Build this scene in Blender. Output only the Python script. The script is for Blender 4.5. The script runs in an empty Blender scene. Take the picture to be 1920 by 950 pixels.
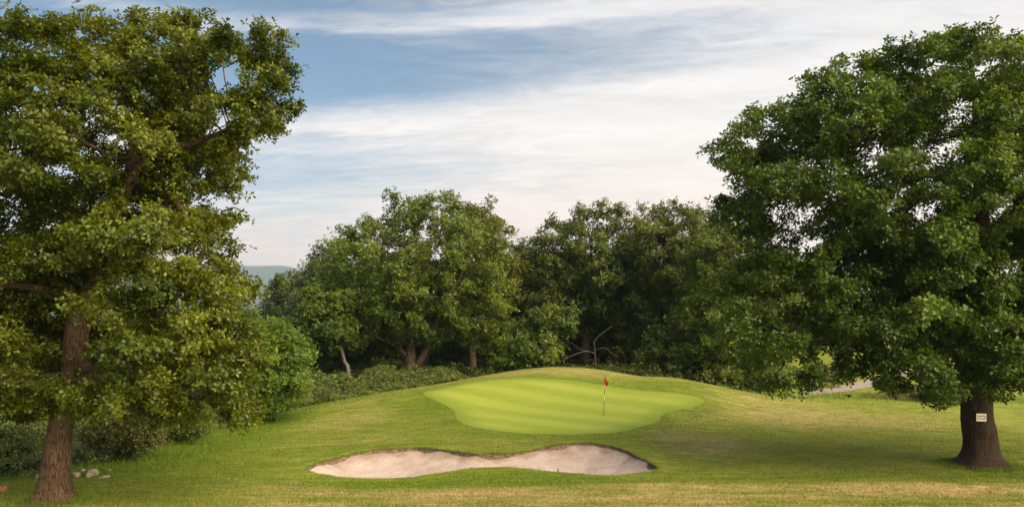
import bpy, math, random
import numpy as np

# ------------------------------------------------------------------ camera, sky, sun, exposure
SC = bpy.context.scene
COL = SC.collection
CAMZ = 6.2                      # the photographer stands on a raised tee
F = 1600.0                      # focal length in pixels of a 1920 px wide frame
TH = math.atan(105 / F)
CT, ST = math.cos(TH), math.sin(TH)

cam = bpy.data.cameras.new('camera')
camo = bpy.data.objects.new('camera', cam)
COL.objects.link(camo)
cam.sensor_width = 36
cam.lens = 36 * F / 1920
cam.clip_start = 0.1
cam.clip_end = 30000
camo.location = (0, 0, CAMZ)
camo.rotation_euler = (math.radians(90) + TH, 0, 0)
SC.camera = camo

SUN_EL = math.radians(38)
SUN_AZ = math.radians(130)       # from +Y towards +X
SUN_STRENGTH = 2.9
SKY_STRENGTH = 0.10
EXPOSURE = 1.77

world = bpy.data.worlds.new('World')
SC.world = world
world.use_nodes = True


def build_sky():
    nt = world.node_tree
    N, L = nt.nodes, nt.links
    N.clear()
    out = N.new('ShaderNodeOutputWorld')
    bg = N.new('ShaderNodeBackground')
    bg.inputs['Strength'].default_value = SKY_STRENGTH
    L.new(bg.outputs[0], out.inputs['Surface'])
    sky = N.new('ShaderNodeTexSky')
    sky.sky_type = 'NISHITA'
    sky.sun_disc = False
    sky.sun_elevation = SUN_EL
    sky.sun_rotation = SUN_AZ
    sky.altitude = 100
    sky.air_density = 1.0
    sky.dust_density = 1.2
    sky.ozone_density = 1.6
    tc = N.new('ShaderNodeTexCoord')
    sep = N.new('ShaderNodeSeparateXYZ')
    L.new(tc.outputs['Generated'], sep.inputs[0])

    def m(op, a, b=None, clamp=False):
        n = N.new('ShaderNodeMath')
        n.operation = op
        n.use_clamp = clamp
        for i, v in enumerate((a, b)):
            if v is None:
                continue
            if isinstance(v, (int, float)):
                n.inputs[i].default_value = v
            else:
                L.new(v, n.inputs[i])
        return n.outputs[0]

    z = m('MAXIMUM', sep.outputs['Z'], 0.0)
    den = m('ADD', z, 0.10)
    u = m('DIVIDE', sep.outputs['X'], den)
    v = m('DIVIDE', sep.outputs['Y'], den)

    def noise(sx, sy, ox, oy, detail, rough, dist):
        c = N.new('ShaderNodeCombineXYZ')
        # slight shear: the streaks lie a little askew
        L.new(m('ADD', m('MULTIPLY', u, sx), ox), c.inputs[0])
        L.new(m('ADD', m('ADD', m('MULTIPLY', v, sy), m('MULTIPLY', u, 0.12 * sy)), oy), c.inputs[1])
        n = N.new('ShaderNodeTexNoise')
        n.inputs['Scale'].default_value = 1
        n.inputs['Detail'].default_value = detail
        n.inputs['Roughness'].default_value = rough
        n.inputs['Distortion'].default_value = dist
        L.new(c.outputs[0], n.inputs['Vector'])
        return n.outputs['Fac']

    n1 = noise(0.30, 1.05, 3.7, 1.9, 5, 0.52, 0.35)      # broad streaks
    n2 = noise(1.1, 3.4, 8.3, 2.2, 8, 0.62, 0.9)          # fine fibres
    n3 = noise(0.12, 0.30, 1.1, 5.2, 2, 0.5, 0.0)        # large patches
    n4 = noise(4.2, 9.0, 2.2, 7.1, 8, 0.68, 1.5)        # hair-fine wisps
    # bands of cirrus by height above the horizon, waved by the noise, thickening towards the sun side
    w = m('ADD', z, m('MULTIPLY', m('SUBTRACT', n1, 0.5), 0.10))
    w = m('ADD', w, m('MULTIPLY', m('SUBTRACT', n2, 0.5), 0.035))
    w = m('SUBTRACT', w, m('MULTIPLY', sep.outputs['X'], 0.05))
    bands = N.new('ShaderNodeValToRGB')
    els = bands.color_ramp.elements
    stops = [(0.0, 1.15), (.07, 1.10), (.11, .96), (.15, .78), (.18, .76), (.222, .95), (.245, .62), (.262, .34), (.300, .26), (.322, .34), (.338, .72), (.352, .44), (.40, .36), (.50, .60), (.70, .50), (1.0, .55)]
    els[0].position, els[0].color = stops[0][0], (stops[0][1],) * 3 + (1,)
    els[1].position, els[1].color = stops[-1][0], (stops[-1][1],) * 3 + (1,)
    for p_, c_ in stops[1:-1]:
        el = els.new(p_)
        el.color = (c_, c_, c_, 1)
    L.new(w, bands.inputs[0])
    s = m('ADD', bands.outputs[0], m('MULTIPLY', m('SUBTRACT', n2, 0.5), 0.70))
    s = m('ADD', s, m('MULTIPLY', m('SUBTRACT', n4, 0.5), 0.42))
    s = m('ADD', s, m('MULTIPLY', m('SUBTRACT', n1, 0.5), 0.5))
    s = m('ADD', s, m('MULTIPLY', m('SUBTRACT', n3, 0.5), 0.4))
    side = m('MINIMUM', m('MAXIMUM', m('ADD', sep.outputs['X'], 0.03), -0.2), 0.45)
    s = m('ADD', s, m('MULTIPLY', side, 1.5))
    mr = N.new('ShaderNodeMapRange')
    mr.interpolation_type = 'SMOOTHSTEP'
    mr.inputs['From Min'].default_value = 0.10
    mr.inputs['From Max'].default_value = 0.95
    mr.inputs['To Max'].default_value = 0.93
    L.new(s, mr.inputs['Value'])
    # cloud colour: warm white low down, cooler grey high up
    cr = N.new('ShaderNodeValToRGB')
    cr.color_ramp.elements[0].position = 0.0
    cr.color_ramp.elements[0].color = (0.98, 0.70, 0.57, 1)
    cr.color_ramp.elements[1].position = 0.40
    cr.color_ramp.elements[1].color = (0.66, 0.665, 0.69, 1)
    e = cr.color_ramp.elements.new(0.10)
    e.color = (0.92, 0.765, 0.685, 1)
    e = cr.color_ramp.elements.new(0.20)
    e.color = (0.85, 0.79, 0.75, 1)
    L.new(z, cr.inputs[0])
    cs = N.new('ShaderNodeVectorMath')
    cs.operation = 'SCALE'
    L.new(cr.outputs[0], cs.inputs[0])
    L.new(m('ADD', m('ADD', 3.75, m('MULTIPLY', m('SUBTRACT', n2, 0.5), 1.5)), m('MULTIPLY', m('SUBTRACT', n4, 0.5), 1.2)), cs.inputs['Scale'])
    sb = N.new('ShaderNodeVectorMath')
    sb.operation = 'MULTIPLY'
    L.new(sky.outputs[0], sb.inputs[0])
    sb.inputs[1].default_value = (0.315, 0.345, 0.335)
    mix = N.new('ShaderNodeMix')
    mix.data_type = 'RGBA'
    L.new(mr.outputs[0], mix.inputs['Factor'])
    L.new(sb.outputs[0], mix.inputs['A'])
    L.new(cs.outputs[0], mix.inputs['B'])
    L.new(mix.outputs['Result'], bg.inputs['Color'])


build_sky()

sun = bpy.data.lights.new('sun', 'SUN')
sun.energy = SUN_STRENGTH
sun.angle = math.radians(68)
sun.color = (1.0, 0.77, 0.47)
suno = bpy.data.objects.new('sun', sun)
COL.objects.link(suno)
suno.location = (60, 30, 40)
suno.rotation_euler = (math.radians(90) - SUN_EL, 0, math.pi - SUN_AZ)

SC.view_settings.view_transform = 'Standard'
SC.view_settings.look = 'None'
SC.view_settings.gamma = 1
SC.view_settings.exposure = EXPOSURE
SC.view_settings.use_curve_mapping = False
SC.cycles.max_bounces = 7
SC.cycles.diffuse_bounces = 4
SC.cycles.glossy_bounces = 2
SC.cycles.transmission_bounces = 4
SC.cycles.volume_bounces = 2
SC.cycles.use_denoising = True
SC.cycles.caustics_reflective = False
SC.cycles.caustics_refractive = False


# ------------------------------------------------------------------ helpers
def at(px, py, Y):
    """the point of the place seen at photo pixel (px, py), Y metres in front of the camera"""
    u, v = (px - 960) / F, (475 - py) / F
    s = Y / (CT - v * ST)
    return np.array([u * s, Y, CAMZ + (ST + v * CT) * s])


def smooth(a, b, x):
    t = np.clip((x - a) / (b - a), 0, 1)
    return t * t * (3 - 2 * t)


def _hash(ix, iy, k):
    h = np.sin(ix * 127.1 + iy * 311.7 + k * 74.7) * 43758.5453
    return h - np.floor(h)


def vnoise(x, y, k=0):
    ix, iy = np.floor(x), np.floor(y)
    fx, fy = x - ix, y - iy
    fx = fx * fx * (3 - 2 * fx)
    fy = fy * fy * (3 - 2 * fy)
    a, b = _hash(ix, iy, k), _hash(ix + 1, iy, k)
    c, d = _hash(ix, iy + 1, k), _hash(ix + 1, iy + 1, k)
    return (a * (1 - fx) + b * fx) * (1 - fy) + (c * (1 - fx) + d * fx) * fy


def fbm(x, y, k=0, o=4):
    s, a, t = 0, 1.0, 0
    for i in range(o):
        s = s + a * vnoise(x * 2 ** i + 17.3 * i, y * 2 ** i + 9.1 * i, k + i)
        t += a
        a *= 0.5
    return s / t


def tag(o, label=None, cat=None, group=None, kind=None):
    if label:
        o['label'] = label
    if cat:
        o['category'] = cat
    if group:
        o['group'] = group
    if kind:
        o['kind'] = kind
    return o


def empty(name, loc, label, cat, group=None):
    o = bpy.data.objects.new(name, None)
    COL.objects.link(o)
    o.location = loc
    o.empty_display_size = 0.3
    return tag(o, label, cat, group)


def raw_mesh(name, verts, faces, smooth_shade=False):
    """verts (N,3) array, faces (M,k) array, all of k corners"""
    me = bpy.data.meshes.new(name)
    verts = np.ascontiguousarray(verts, dtype=np.float32)
    faces = np.ascontiguousarray(faces, dtype=np.int32)
    k = faces.shape[1]
    me.vertices.add(len(verts))
    me.vertices.foreach_set('co', verts.ravel())
    me.loops.add(faces.size)
    me.loops.foreach_set('vertex_index', faces.ravel())
    me.polygons.add(len(faces))
    me.polygons.foreach_set('loop_start', np.arange(0, faces.size, k, dtype=np.int32))
    me.polygons.foreach_set('loop_total', np.full(len(faces), k, dtype=np.int32))
    if smooth_shade:
        me.polygons.foreach_set('use_smooth', np.ones(len(faces), dtype=bool))
    me.update(calc_edges=True)
    return me


def attr(me, name, vals):
    a = me.attributes.new(name, 'FLOAT', 'POINT')
    a.data.foreach_set('value', np.ascontiguousarray(vals, dtype=np.float32))


def link(name, me, mat, parent=None):
    o = bpy.data.objects.new(name, me)
    COL.objects.link(o)
    if mat is not None:
        me.materials.append(mat)
    if parent is not None:
        o.parent = parent
    return o


# ------------------------------------------------------------------ materials
def new_mat(name):
    m = bpy.data.materials.new(name)
    m.use_nodes = True
    nt = m.node_tree
    nt.nodes.clear()
    out = nt.nodes.new('ShaderNodeOutputMaterial')
    return m, nt, out


class NB:
    """small node-building shorthand"""

    def __init__(self, nt):
        self.nt, self.N, self.L = nt, nt.nodes, nt.links

    def put(self, sock, v):
        if isinstance(v, bpy.types.NodeSocket):
            self.L.new(v, sock)
        elif isinstance(v, (tuple, list)):
            sock.default_value = tuple(v) + ((1,) if len(v) == 3 and sock.type == 'RGBA' else ())
        else:
            sock.default_value = v

    def m(self, op, a, b=None, clamp=False):
        n = self.N.new('ShaderNodeMath')
        n.operation = op
        n.use_clamp = clamp
        self.put(n.inputs[0], a)
        if b is not None:
            self.put(n.inputs[1], b)
        return n.outputs[0]

    def mix(self, f, a, b, mode='MIX'):
        n = self.N.new('ShaderNodeMix')
        n.data_type = 'RGBA'
        n.blend_type = mode
        self.put(n.inputs['Factor'], f)
        self.put(n.inputs['A'], a)
        self.put(n.inputs['B'], b)
        return n.outputs['Result']

    def attr(self, name):
        n = self.N.new('ShaderNodeAttribute')
        n.attribute_name = name
        return n.outputs['Fac']

    def pos(self):
        return self.N.new('ShaderNodeNewGeometry').outputs['Position']

    def objco(self):
        return self.N.new('ShaderNodeTexCoord').outputs['Object']

    def noise(self, vec, scale, detail=4, rough=0.55, stretch=None, dist=0.0):
        if stretch:
            mp = self.N.new('ShaderNodeMapping')
            mp.inputs['Scale'].default_value = stretch
            self.L.new(vec, mp.inputs['Vector'])
            vec = mp.outputs[0]
        n = self.N.new('ShaderNodeTexNoise')
        n.inputs['Scale'].default_value = scale
        n.inputs['Detail'].default_value = detail
        n.inputs['Roughness'].default_value = rough
        n.inputs['Distortion'].default_value = dist
        self.L.new(vec, n.inputs['Vector'])
        return n.outputs['Fac']

    def rng(self, v, a, b, c=0.0, d=1.0):
        n = self.N.new('ShaderNodeMapRange')
        n.inputs['From Min'].default_value = a
        n.inputs['From Max'].default_value = b
        n.inputs['To Min'].default_value = c
        n.inputs['To Max'].default_value = d
        self.put(n.inputs['Value'], v)
        return n.outputs[0]

    def bump(self, h, strength, dist):
        n = self.N.new('ShaderNodeBump')
        n.inputs['Strength'].default_value = strength
        n.inputs['Distance'].default_value = dist
        self.put(n.inputs['Height'], h)
        return n.outputs[0]

    def bsdf(self, color, rough=0.8, spec=0.3, normal=None):
        n = self.N.new('ShaderNodeBsdfPrincipled')
        self.put(n.inputs['Base Color'], color)
        self.put(n.inputs['Roughness'], rough)
        n.inputs['Specular IOR Level'].default_value = spec
        if normal is not None:
            self.L.new(normal, n.inputs['Normal'])
        return n.outputs[0]


def grass_color(b, fine=True):
    """turf colour out of the dry / lush / litter weights stored on the mesh"""
    p = b.pos()
    dry, lush, lit = b.attr('dry'), b.attr('lush'), b.attr('litter')
    n1 = b.noise(p, 0.55, 5, 0.6)
    n2 = b.noise(p, 3.2, 5, 0.65)
    n3 = b.noise(p, 14, 4, 0.7)
    n4 = b.noise(p, 2.4, 5, 0.65, stretch=(0.35, 1.6, 1))
    c = b.mix(b.rng(n1, 0.3, 0.7), (0.148, 0.205, 0.024), (0.228, 0.258, 0.042))
    d = b.m('ADD', dry, b.m('MULTIPLY', b.m('SUBTRACT', n4, 0.54), 1.0), True)
    c = b.mix(d, c, b.mix(b.rng(n2, 0.35, 0.65), (0.31, 0.25, 0.105), (0.45, 0.36, 0.18)))
    l = b.m('ADD', lush, b.m('MULTIPLY', b.m('SUBTRACT', n2, 0.55), 0.9))
    l = b.m('ADD', l, b.m('MULTIPLY', b.m('SUBTRACT', b.noise(p, 0.28, 5, 0.65), 0.5), 1.1), True)
    c = b.mix(l, c, b.mix(b.rng(n3, 0.3, 0.7), (0.090, 0.150, 0.012), (0.150, 0.212, 0.020)))
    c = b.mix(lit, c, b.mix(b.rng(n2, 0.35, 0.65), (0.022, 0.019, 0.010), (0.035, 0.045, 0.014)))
    if fine:
        g = b.rng(n3, 0.25, 0.75, 0.52, 1.42)
        c = b.mix(1.0, c, g, 'MULTIPLY')
        g = b.rng(n4, 0.28, 0.72, 0.62, 1.32)
        c = b.mix(1.0, c, g, 'MULTIPLY')
    return c, n2, n3


def mat_ground():
    m, nt, out = new_mat('turf')
    b = NB(nt)
    c, n2, n3 = grass_color(b)
    h = b.m('ADD', b.m('MULTIPLY', n3, 0.4), b.noise(b.pos(), 45, 3, 0.7))
    h = b.m('ADD', h, b.m('MULTIPLY', n2, 0.8))
    nt.links.new(b.bsdf(c, 0.95, 0.1, b.bump(h, 0.9, 0.05)), out.inputs[0])
    return m


def mat_blade(name='grass_blade', tint=(1, 1, 1)):
    m, nt, out = new_mat(name)
    b = NB(nt)
    c, _, _ = grass_color(b, False)
    v = b.attr('tint')
    c = b.mix(1.0, c, b.rng(v, 0, 1, 0.72, 1.35), 'MULTIPLY')
    c = b.mix(1.0, c, tint, 'MULTIPLY')
    tr = nt.nodes.new('ShaderNodeBsdfTranslucent')
    nt.links.new(c, tr.inputs[0])
    ms = nt.nodes.new('ShaderNodeMixShader')
    ms.inputs[0].default_value = 0.35
    nt.links.new(b.bsdf(c, 0.6, 0.25), ms.inputs[1])
    nt.links.new(tr.outputs[0], ms.inputs[2])
    nt.links.new(ms.outputs[0], out.inputs[0])
    return m


def mat_green():
    m, nt, out = new_mat('putting_turf')
    b = NB(nt)
    p = b.pos()
    # mowing bands laid one way and the other
    sp = nt.nodes.new('ShaderNodeSeparateXYZ')
    nt.links.new(p, sp.inputs[0])
    w = b.m('ADD', b.m('MULTIPLY', sp.outputs['X'], 0.62), b.m('MULTIPLY', sp.outputs['Y'], 0.78))
    w = b.m('ADD', w, b.m('MULTIPLY', b.noise(p, 0.5, 2), 0.25))
    wv = b.m('SINE', b.m('MULTIPLY', w, 2 * math.pi / 3.1))
    band = b.rng(b.m('ADD', wv, b.m('MULTIPLY', b.m('SUBTRACT', b.noise(p, 6, 4), 0.5), 2.2)), -0.55, 0.55)
    c = b.mix(band, (0.190, 0.270, 0.028), (0.250, 0.318, 0.048))
    n1 = b.noise(p, 0.7, 5, 0.6)
    c = b.mix(b.rng(n1, 0.35, 0.75, 0, 0.6), c, (0.285, 0.312, 0.055))
    ed = b.attr('edge')
    c = b.mix(b.m('MULTIPLY', ed, 0.95), c, (0.150, 0.220, 0.024))
    n3 = b.noise(p, 22, 4, 0.7)
    c = b.mix(1.0, c, b.rng(n3, 0.3, 0.7, 0.78, 1.18), 'MULTIPLY')
    nt.links.new(b.bsdf(c, 0.9, 0.15, b.bump(b.m('ADD', n3, b.noise(p, 90, 2, 0.7)), 0.35, 0.012)), out.inputs[0])
    return m


def mat_sand():
    m, nt, out = new_mat('bunker_sand')
    b = NB(nt)
    p = b.pos()
    n1, n2, n3 = b.noise(p, 0.8, 5), b.noise(p, 6, 5, 0.65), b.noise(p, 40, 4, 0.7)
    rk = b.noise(p, 5, 4, 0.6, stretch=(0.5, 3.0, 1))
    c = b.mix(b.rng(n1, 0.3, 0.7), (0.375, 0.305, 0.285), (0.475, 0.405, 0.385))
    c = b.mix(1.0, c, b.rng(n2, 0.3, 0.7, 0.86, 1.08), 'MULTIPLY')
    c = b.mix(1.0, c, b.rng(n3, 0.3, 0.7, 0.85, 1.1), 'MULTIPLY')
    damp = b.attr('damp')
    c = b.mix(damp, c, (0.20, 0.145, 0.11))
    h = b.m('ADD', b.m('MULTIPLY', rk, 1.0), b.m('MULTIPLY', n3, 0.35))
    h = b.m('ADD', h, b.m('MULTIPLY', n2, 1.0))
    nt.links.new(b.bsdf(c, 0.95, 0.15, b.bump(h, 0.8, 0.06)), out.inputs[0])
    return m


def mat_soil():
    m, nt, out = new_mat('cut_soil')
    b = NB(nt)
    p = b.pos()
    n = b.noise(p, 9, 5, 0.7)
    c = b.mix(b.rng(n, 0.35, 0.65), (0.060, 0.046, 0.033), (0.23, 0.175, 0.135))
    nt.links.new(b.bsdf(c, 0.95, 0.1, b.bump(n, 1.0, 0.06)), out.inputs[0])
    return m


def mat_path():
    m, nt, out = new_mat('gravel_path')
    b = NB(nt)
    p = b.pos()
    n, n2 = b.noise(p, 1.4, 5, 0.6), b.noise(p, 25, 3, 0.7)
    c = b.mix(b.rng(n, 0.3, 0.7), (0.20, 0.175, 0.165), (0.30, 0.27, 0.255))
    c = b.mix(1.0, c, b.rng(n2, 0.3, 0.7, 0.75, 1.15), 'MULTIPLY')
    nt.links.new(b.bsdf(c, 0.9, 0.2, b.bump(n2, 0.6, 0.03)), out.inputs[0])
    return m


def mat_leaf(name, dark, light, transl=0.38, warm=None):
    m, nt, out = new_mat(name)
    b = NB(nt)
    t = b.attr('tint')
    c = b.mix(t, dark, light)
    n = b.noise(b.pos(), 0.55, 3, 0.6)
    c = b.mix(1.0, c, b.rng(n, 0.3, 0.7, 0.72, 1.25), 'MULTIPLY')
    if warm:
        c = b.mix(b.rng(b.m('ADD', n, b.m('MULTIPLY', t, 0.25)), 0.62, 0.85, 0, 0.8), c, warm)
    tr = nt.nodes.new('ShaderNodeBsdfTranslucent')
    c2 = b.mix(1.0, c, (1.35, 1.15, 0.45), 'MULTIPLY')
    nt.links.new(c2, tr.inputs[0])
    ms = nt.nodes.new('ShaderNodeMixShader')
    ms.inputs[0].default_value = transl
    nt.links.new(b.bsdf(c, 0.42, 0.45), ms.inputs[1])
    nt.links.new(tr.outputs[0], ms.inputs[2])
    nt.links.new(ms.outputs[0], out.inputs[0])
    return m


def mat_bark(name, dark, light, scale=7.0):
    m, nt, out = new_mat(name)
    b = NB(nt)
    p = b.objco()
    n = b.noise(p, scale, 6, 0.65, stretch=(2.2, 2.2, 0.35), dist=0.6)
    n2 = b.noise(p, 2.2, 4)
    vor = nt.nodes.new('ShaderNodeTexVoronoi')
    vor.feature = 'DISTANCE_TO_EDGE'
    mp = nt.nodes.new('ShaderNodeMapping')
    mp.inputs['Scale'].default_value = (2.4, 2.4, 0.30)
    nt.links.new(p, mp.inputs['Vector'])
    nt.links.new(mp.outputs[0], vor.inputs['Vector'])
    vor.inputs['Scale'].default_value = scale * 1.1
    crack = b.rng(vor.outputs['Distance'], 0.0, 0.16)
    h = b.m('ADD', b.m('MULTIPLY', n, 0.7), b.m('MULTIPLY', crack, 0.22))
    c = b.mix(b.rng(h, 0.30, 0.70), dark, light)
    c = b.mix(1.0, c, b.rng(n2, 0.3, 0.7, 0.75, 1.2), 'MULTIPLY')
    nt.links.new(b.bsdf(c, 0.9, 0.15, b.bump(h, 1.0, 0.05)), out.inputs[0])
    return m


def mat_plain(name, col, rough=0.6, var=0.15, scale=20, spec=0.4):
    m, nt, out = new_mat(name)
    b = NB(nt)
    n = b.noise(b.objco(), scale, 4, 0.6)
    c = b.mix(1.0, col, b.rng(n, 0.3, 0.7, 1 - var, 1 + var), 'MULTIPLY')
    nt.links.new(b.bsdf(c, rough, spec, b.bump(n, 0.2, 0.004)), out.inputs[0])
    return m


def mat_stone():
    m, nt, out = new_mat('field_stone')
    b = NB(nt)
    p = b.pos()
    n, n2 = b.noise(p, 5, 6, 0.65), b.noise(p, 1.8, 3)
    c = b.mix(b.rng(n, 0.3, 0.7), (0.20, 0.155, 0.125), (0.42, 0.34, 0.29))
    c = b.mix(b.rng(n2, 0.5, 0.7, 0, 0.6), c, (0.16, 0.17, 0.11))
    nt.links.new(b.bsdf(c, 0.85, 0.25, b.bump(n, 0.7, 0.04)), out.inputs[0])
    return m


def mat_hill():
    m, nt, out = new_mat('wooded_hill')
    b = NB(nt)
    p = b.pos()
    wood = b.attr('wood')
    n, n2 = b.noise(p, 0.014, 5, 0.7), b.noise(p, 0.0027, 3)
    f = b.mix(b.rng(n2, 0.4, 0.6), (0.10, 0.15, 0.045), (0.20, 0.19, 0.075))
    w = b.mix(b.rng(n, 0.35, 0.65), (0.025, 0.045, 0.015), (0.06, 0.085, 0.03))
    c = b.mix(wood, f, w)
    nt.links.new(b.bsdf(c, 0.95, 0.05, b.bump(n, 1.0, 12.0)), out.inputs[0])
    return m


M = {
    'ground': mat_ground(), 'blade': mat_blade(), 'green': mat_green(), 'sand': mat_sand(), 'soil': mat_soil(),
    'path': mat_path(), 'stone': mat_stone(), 'hill': mat_hill(),
    'rough': mat_blade('rough_blade', (0.9, 1.05, 0.9)),
    'oak_left': mat_leaf('oak_leaf_warm', (0.034, 0.066, 0.004), (0.190, 0.240, 0.015), 0.42),
    'oak_right': mat_leaf('oak_leaf_dark', (0.026, 0.066, 0.006), (0.130, 0.215, 0.020), 0.40),
    'oak': mat_leaf('oak_leaf', (0.036, 0.074, 0.005), (0.165, 0.240, 0.017), 0.40),
    'oak_dull': mat_leaf('oak_leaf_dull', (0.032, 0.060, 0.007), (0.140, 0.195, 0.022), 0.38),
    'oak_mid': mat_leaf('oak_leaf_mid', (0.040, 0.068, 0.008), (0.175, 0.215, 0.024), 0.40),
    'oak_sunlit': mat_leaf('oak_leaf_sunlit', (0.042, 0.068, 0.006), (0.185, 0.215, 0.018), 0.40),  # low sun on the treetops, put into the leaf colour as yellow
    'birch': mat_leaf('birch_leaf', (0.036, 0.062, 0.018), (0.115, 0.160, 0.046), 0.38),
    'fresh': mat_leaf('fresh_leaf', (0.065, 0.130, 0.012), (0.200, 0.310, 0.032), 0.44),
    'bramble': mat_leaf('bramble_leaf', (0.052, 0.090, 0.014), (0.165, 0.215, 0.050), 0.38),
    'olive': mat_leaf('olive_leaf', (0.045, 0.065, 0.010), (0.180, 0.185, 0.045), 0.38),
    'bark': mat_bark('oak_bark', (0.026, 0.018, 0.013), (0.165, 0.105, 0.070), 7),
    'bark_dark': mat_bark('oak_bark_dark', (0.014, 0.010, 0.008), (0.075, 0.050, 0.036), 7),
    'bark_pink': mat_bark('oak_bark_pale', (0.050, 0.034, 0.028), (0.210, 0.150, 0.120), 5),
    'birch_bark': mat_bark('birch_bark', (0.06, 0.056, 0.05), (0.20, 0.19, 0.17), 4),
    'deadwood': mat_bark('bare_deadwood', (0.06, 0.054, 0.047), (0.17, 0.158, 0.142), 5),
    'red': mat_plain('flag_red', (0.72, 0.012, 0.030), 0.65, 0.1, 30, 0.2),
    'white': mat_plain('white_paint', (0.78, 0.76, 0.70), 0.45, 0.06),
    'black': mat_plain('black_paint', (0.018, 0.018, 0.018), 0.45, 0.1),
    'board': mat_plain('sign_board', (0.68, 0.66, 0.62), 0.5, 0.08),
    'greyprint': mat_plain('grey_print', (0.36, 0.36, 0.36), 0.6, 0.1),
    'post': mat_bark('weathered_post', (0.022, 0.017, 0.013), (0.085, 0.065, 0.050), 12),
    'brick': mat_plain('red_stone', (0.33, 0.135, 0.085), 0.85, 0.35, 12, 0.2),
}

# ------------------------------------------------------------------ terrain
CTRL = [  # photo x, photo y, distance: points of the turf surface read off the photograph
    (960, 950, 26), (400, 950, 26.2), (1500, 950, 26), (100, 938, 27.5), (1835, 872, 34), (740, 897, 31.6), (1100, 890, 32),
    (930, 878, 33), (590, 880, 33), (1236, 879, 33.2), (650, 853, 36), (750, 838, 37.2), (940, 849, 35.8), (1090, 829, 37.8), (1180, 845, 36.5),
    (1000, 815, 40), (870, 797, 41.5), (1200, 803, 41.5), (1132, 778, 46), (960, 765, 48.5),
    (800, 735, 52.5), (1310, 752, 50), (900, 714, 56.5), (1050, 711, 56), (1200, 730, 54),
    (560, 788, 47), (640, 765, 50), (720, 745, 53), (800, 731, 55), (880, 712, 58), (950, 697, 60),
    (1040, 688, 61), (1110, 691, 61), (1160, 699, 60.5), (1200, 706, 60), (1250, 707, 59), (1310, 717, 57.5), (1375, 736, 55),
    (640, 800, 44), (720, 790, 45), (560, 830, 39.5), (1400, 775, 50), (1450, 800, 45), (1330, 800, 44), (1330, 850, 37.5),
    (1500, 745, 60), (1650, 745, 60), (1850, 745, 60), (1600, 800, 45), (1600, 860, 35.6), (1850, 800, 45), (400, 850, 36.5), (250, 880, 33),
]
_pts = [at(*c) for c in CTRL]
for (px, dd, zz) in [(700, 62, 0.35), (800, 64, 0.5), (900, 66, 0.9), (1040, 68, 1.1), (1160, 68, 0.6), (1260, 66, 0.5), (1360, 62, 0.2),
                     (700, 70, 0.1), (850, 74, 0.1), (1040, 77, 0.1), (1200, 76, 0.0), (1380, 70, 0.0), (560, 56, 0.1), (560, 66, 0.0)]:
    a_ = at(px, 580, dd)
    _pts.append(np.array([a_[0], dd, zz]))
for gx in range(-40, 61, 14):
    for gy in (12, 84, 98):
        _pts.append(np.array([gx, gy, 0.0]))
for gy in range(26, 80, 13):
    for gx in (-32, -24, 40, 52):
        _pts.append(np.array([gx, gy, 0.0]))
_pts = np.array(_pts)


def _tps_fit(p):
    n = len(p)
    d = np.linalg.norm(p[:, None, :2] - p[None, :, :2], axis=2)
    K = np.where(d > 0, d * d * np.log(d + 1e-9), 0) + np.eye(n) * 0.35
    P = np.hstack([np.ones((n, 1)), p[:, :2]])
    A = np.vstack([np.hstack([K, P]), np.hstack([P.T, np.zeros((3, 3))])])
    return np.linalg.solve(A, np.concatenate([p[:, 2], np.zeros(3)]))


_W = _tps_fit(_pts)


def H0(x, y):
    """turf height without the bunker"""
    x, y = np.asarray(x, float), np.asarray(y, float)
    sh = np.broadcast(x, y).shape
    xf, yf = np.broadcast_to(x, sh).ravel(), np.broadcast_to(y, sh).ravel()
    z = np.zeros(len(xf))
    near = (xf > -60) & (xf < 75) & (yf > 0) & (yf < 125)
    idx = np.nonzero(near)[0]
    for k in range(0, len(idx), 20000):
        i = idx[k:k + 20000]
        d2 = (xf[i, None] - _pts[None, :, 0]) ** 2 + (yf[i, None] - _pts[None, :, 1]) ** 2
        v = (0.5 * d2 * np.log(d2 + 1e-9)) @ _W[:len(_pts)] + _W[-3] + _W[-2] * xf[i] + _W[-1] * yf[i]
        mask = smooth(-52, -32, xf[i]) * (1 - smooth(44, 66, xf[i])) * smooth(8, 20, yf[i]) * (1 - smooth(88, 110, yf[i]))
        z[i] = v * mask
    # low undulation, the shallow swale in front of the near fairway, the bank up to the tee
    z += 0.10 * (fbm(xf * 0.09, yf * 0.09, 3, 3) - 0.5) * smooth(20, 30, yf)
    z += 0.03 * (fbm(xf * 0.7, yf * 0.7, 8, 2) - 0.5)
    z += 0.13 * np.exp(-((yf - 29.3 - 0.02 * np.clip(xf, -8, 20)) / 0.9) ** 2) * smooth(-3, 5, xf)
    z += 4.55 * (1 - smooth(2, 20, yf)) * (1 - smooth(30, 90, np.abs(xf))) * smooth(-90, -30, yf)
    # the land dips to the valley beyond the wood and rolls on
    z += -9.0 * smooth(110, 420, yf) * (1 - smooth(0, 120, xf)) + 2.4 * smooth(70, 130, yf) * smooth(25, 50, xf)
    return z.reshape(sh)


def hit(px, py, y0=22.0, y1=140.0):
    """where the view ray through a photo pixel meets the turf"""
    Y = np.linspace(y0, y1, 1500)
    u, v = (px - 960) / F, (475 - py) / F
    s = Y / (CT - v * ST)
    z = CAMZ + (ST + v * CT) * s
    g = H0(u * s, Y)
    below = np.nonzero(z < g)[0]
    i = below[0] if len(below) else len(Y) - 1
    return np.array([u * s[i], Y[i], g[i]])


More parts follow.
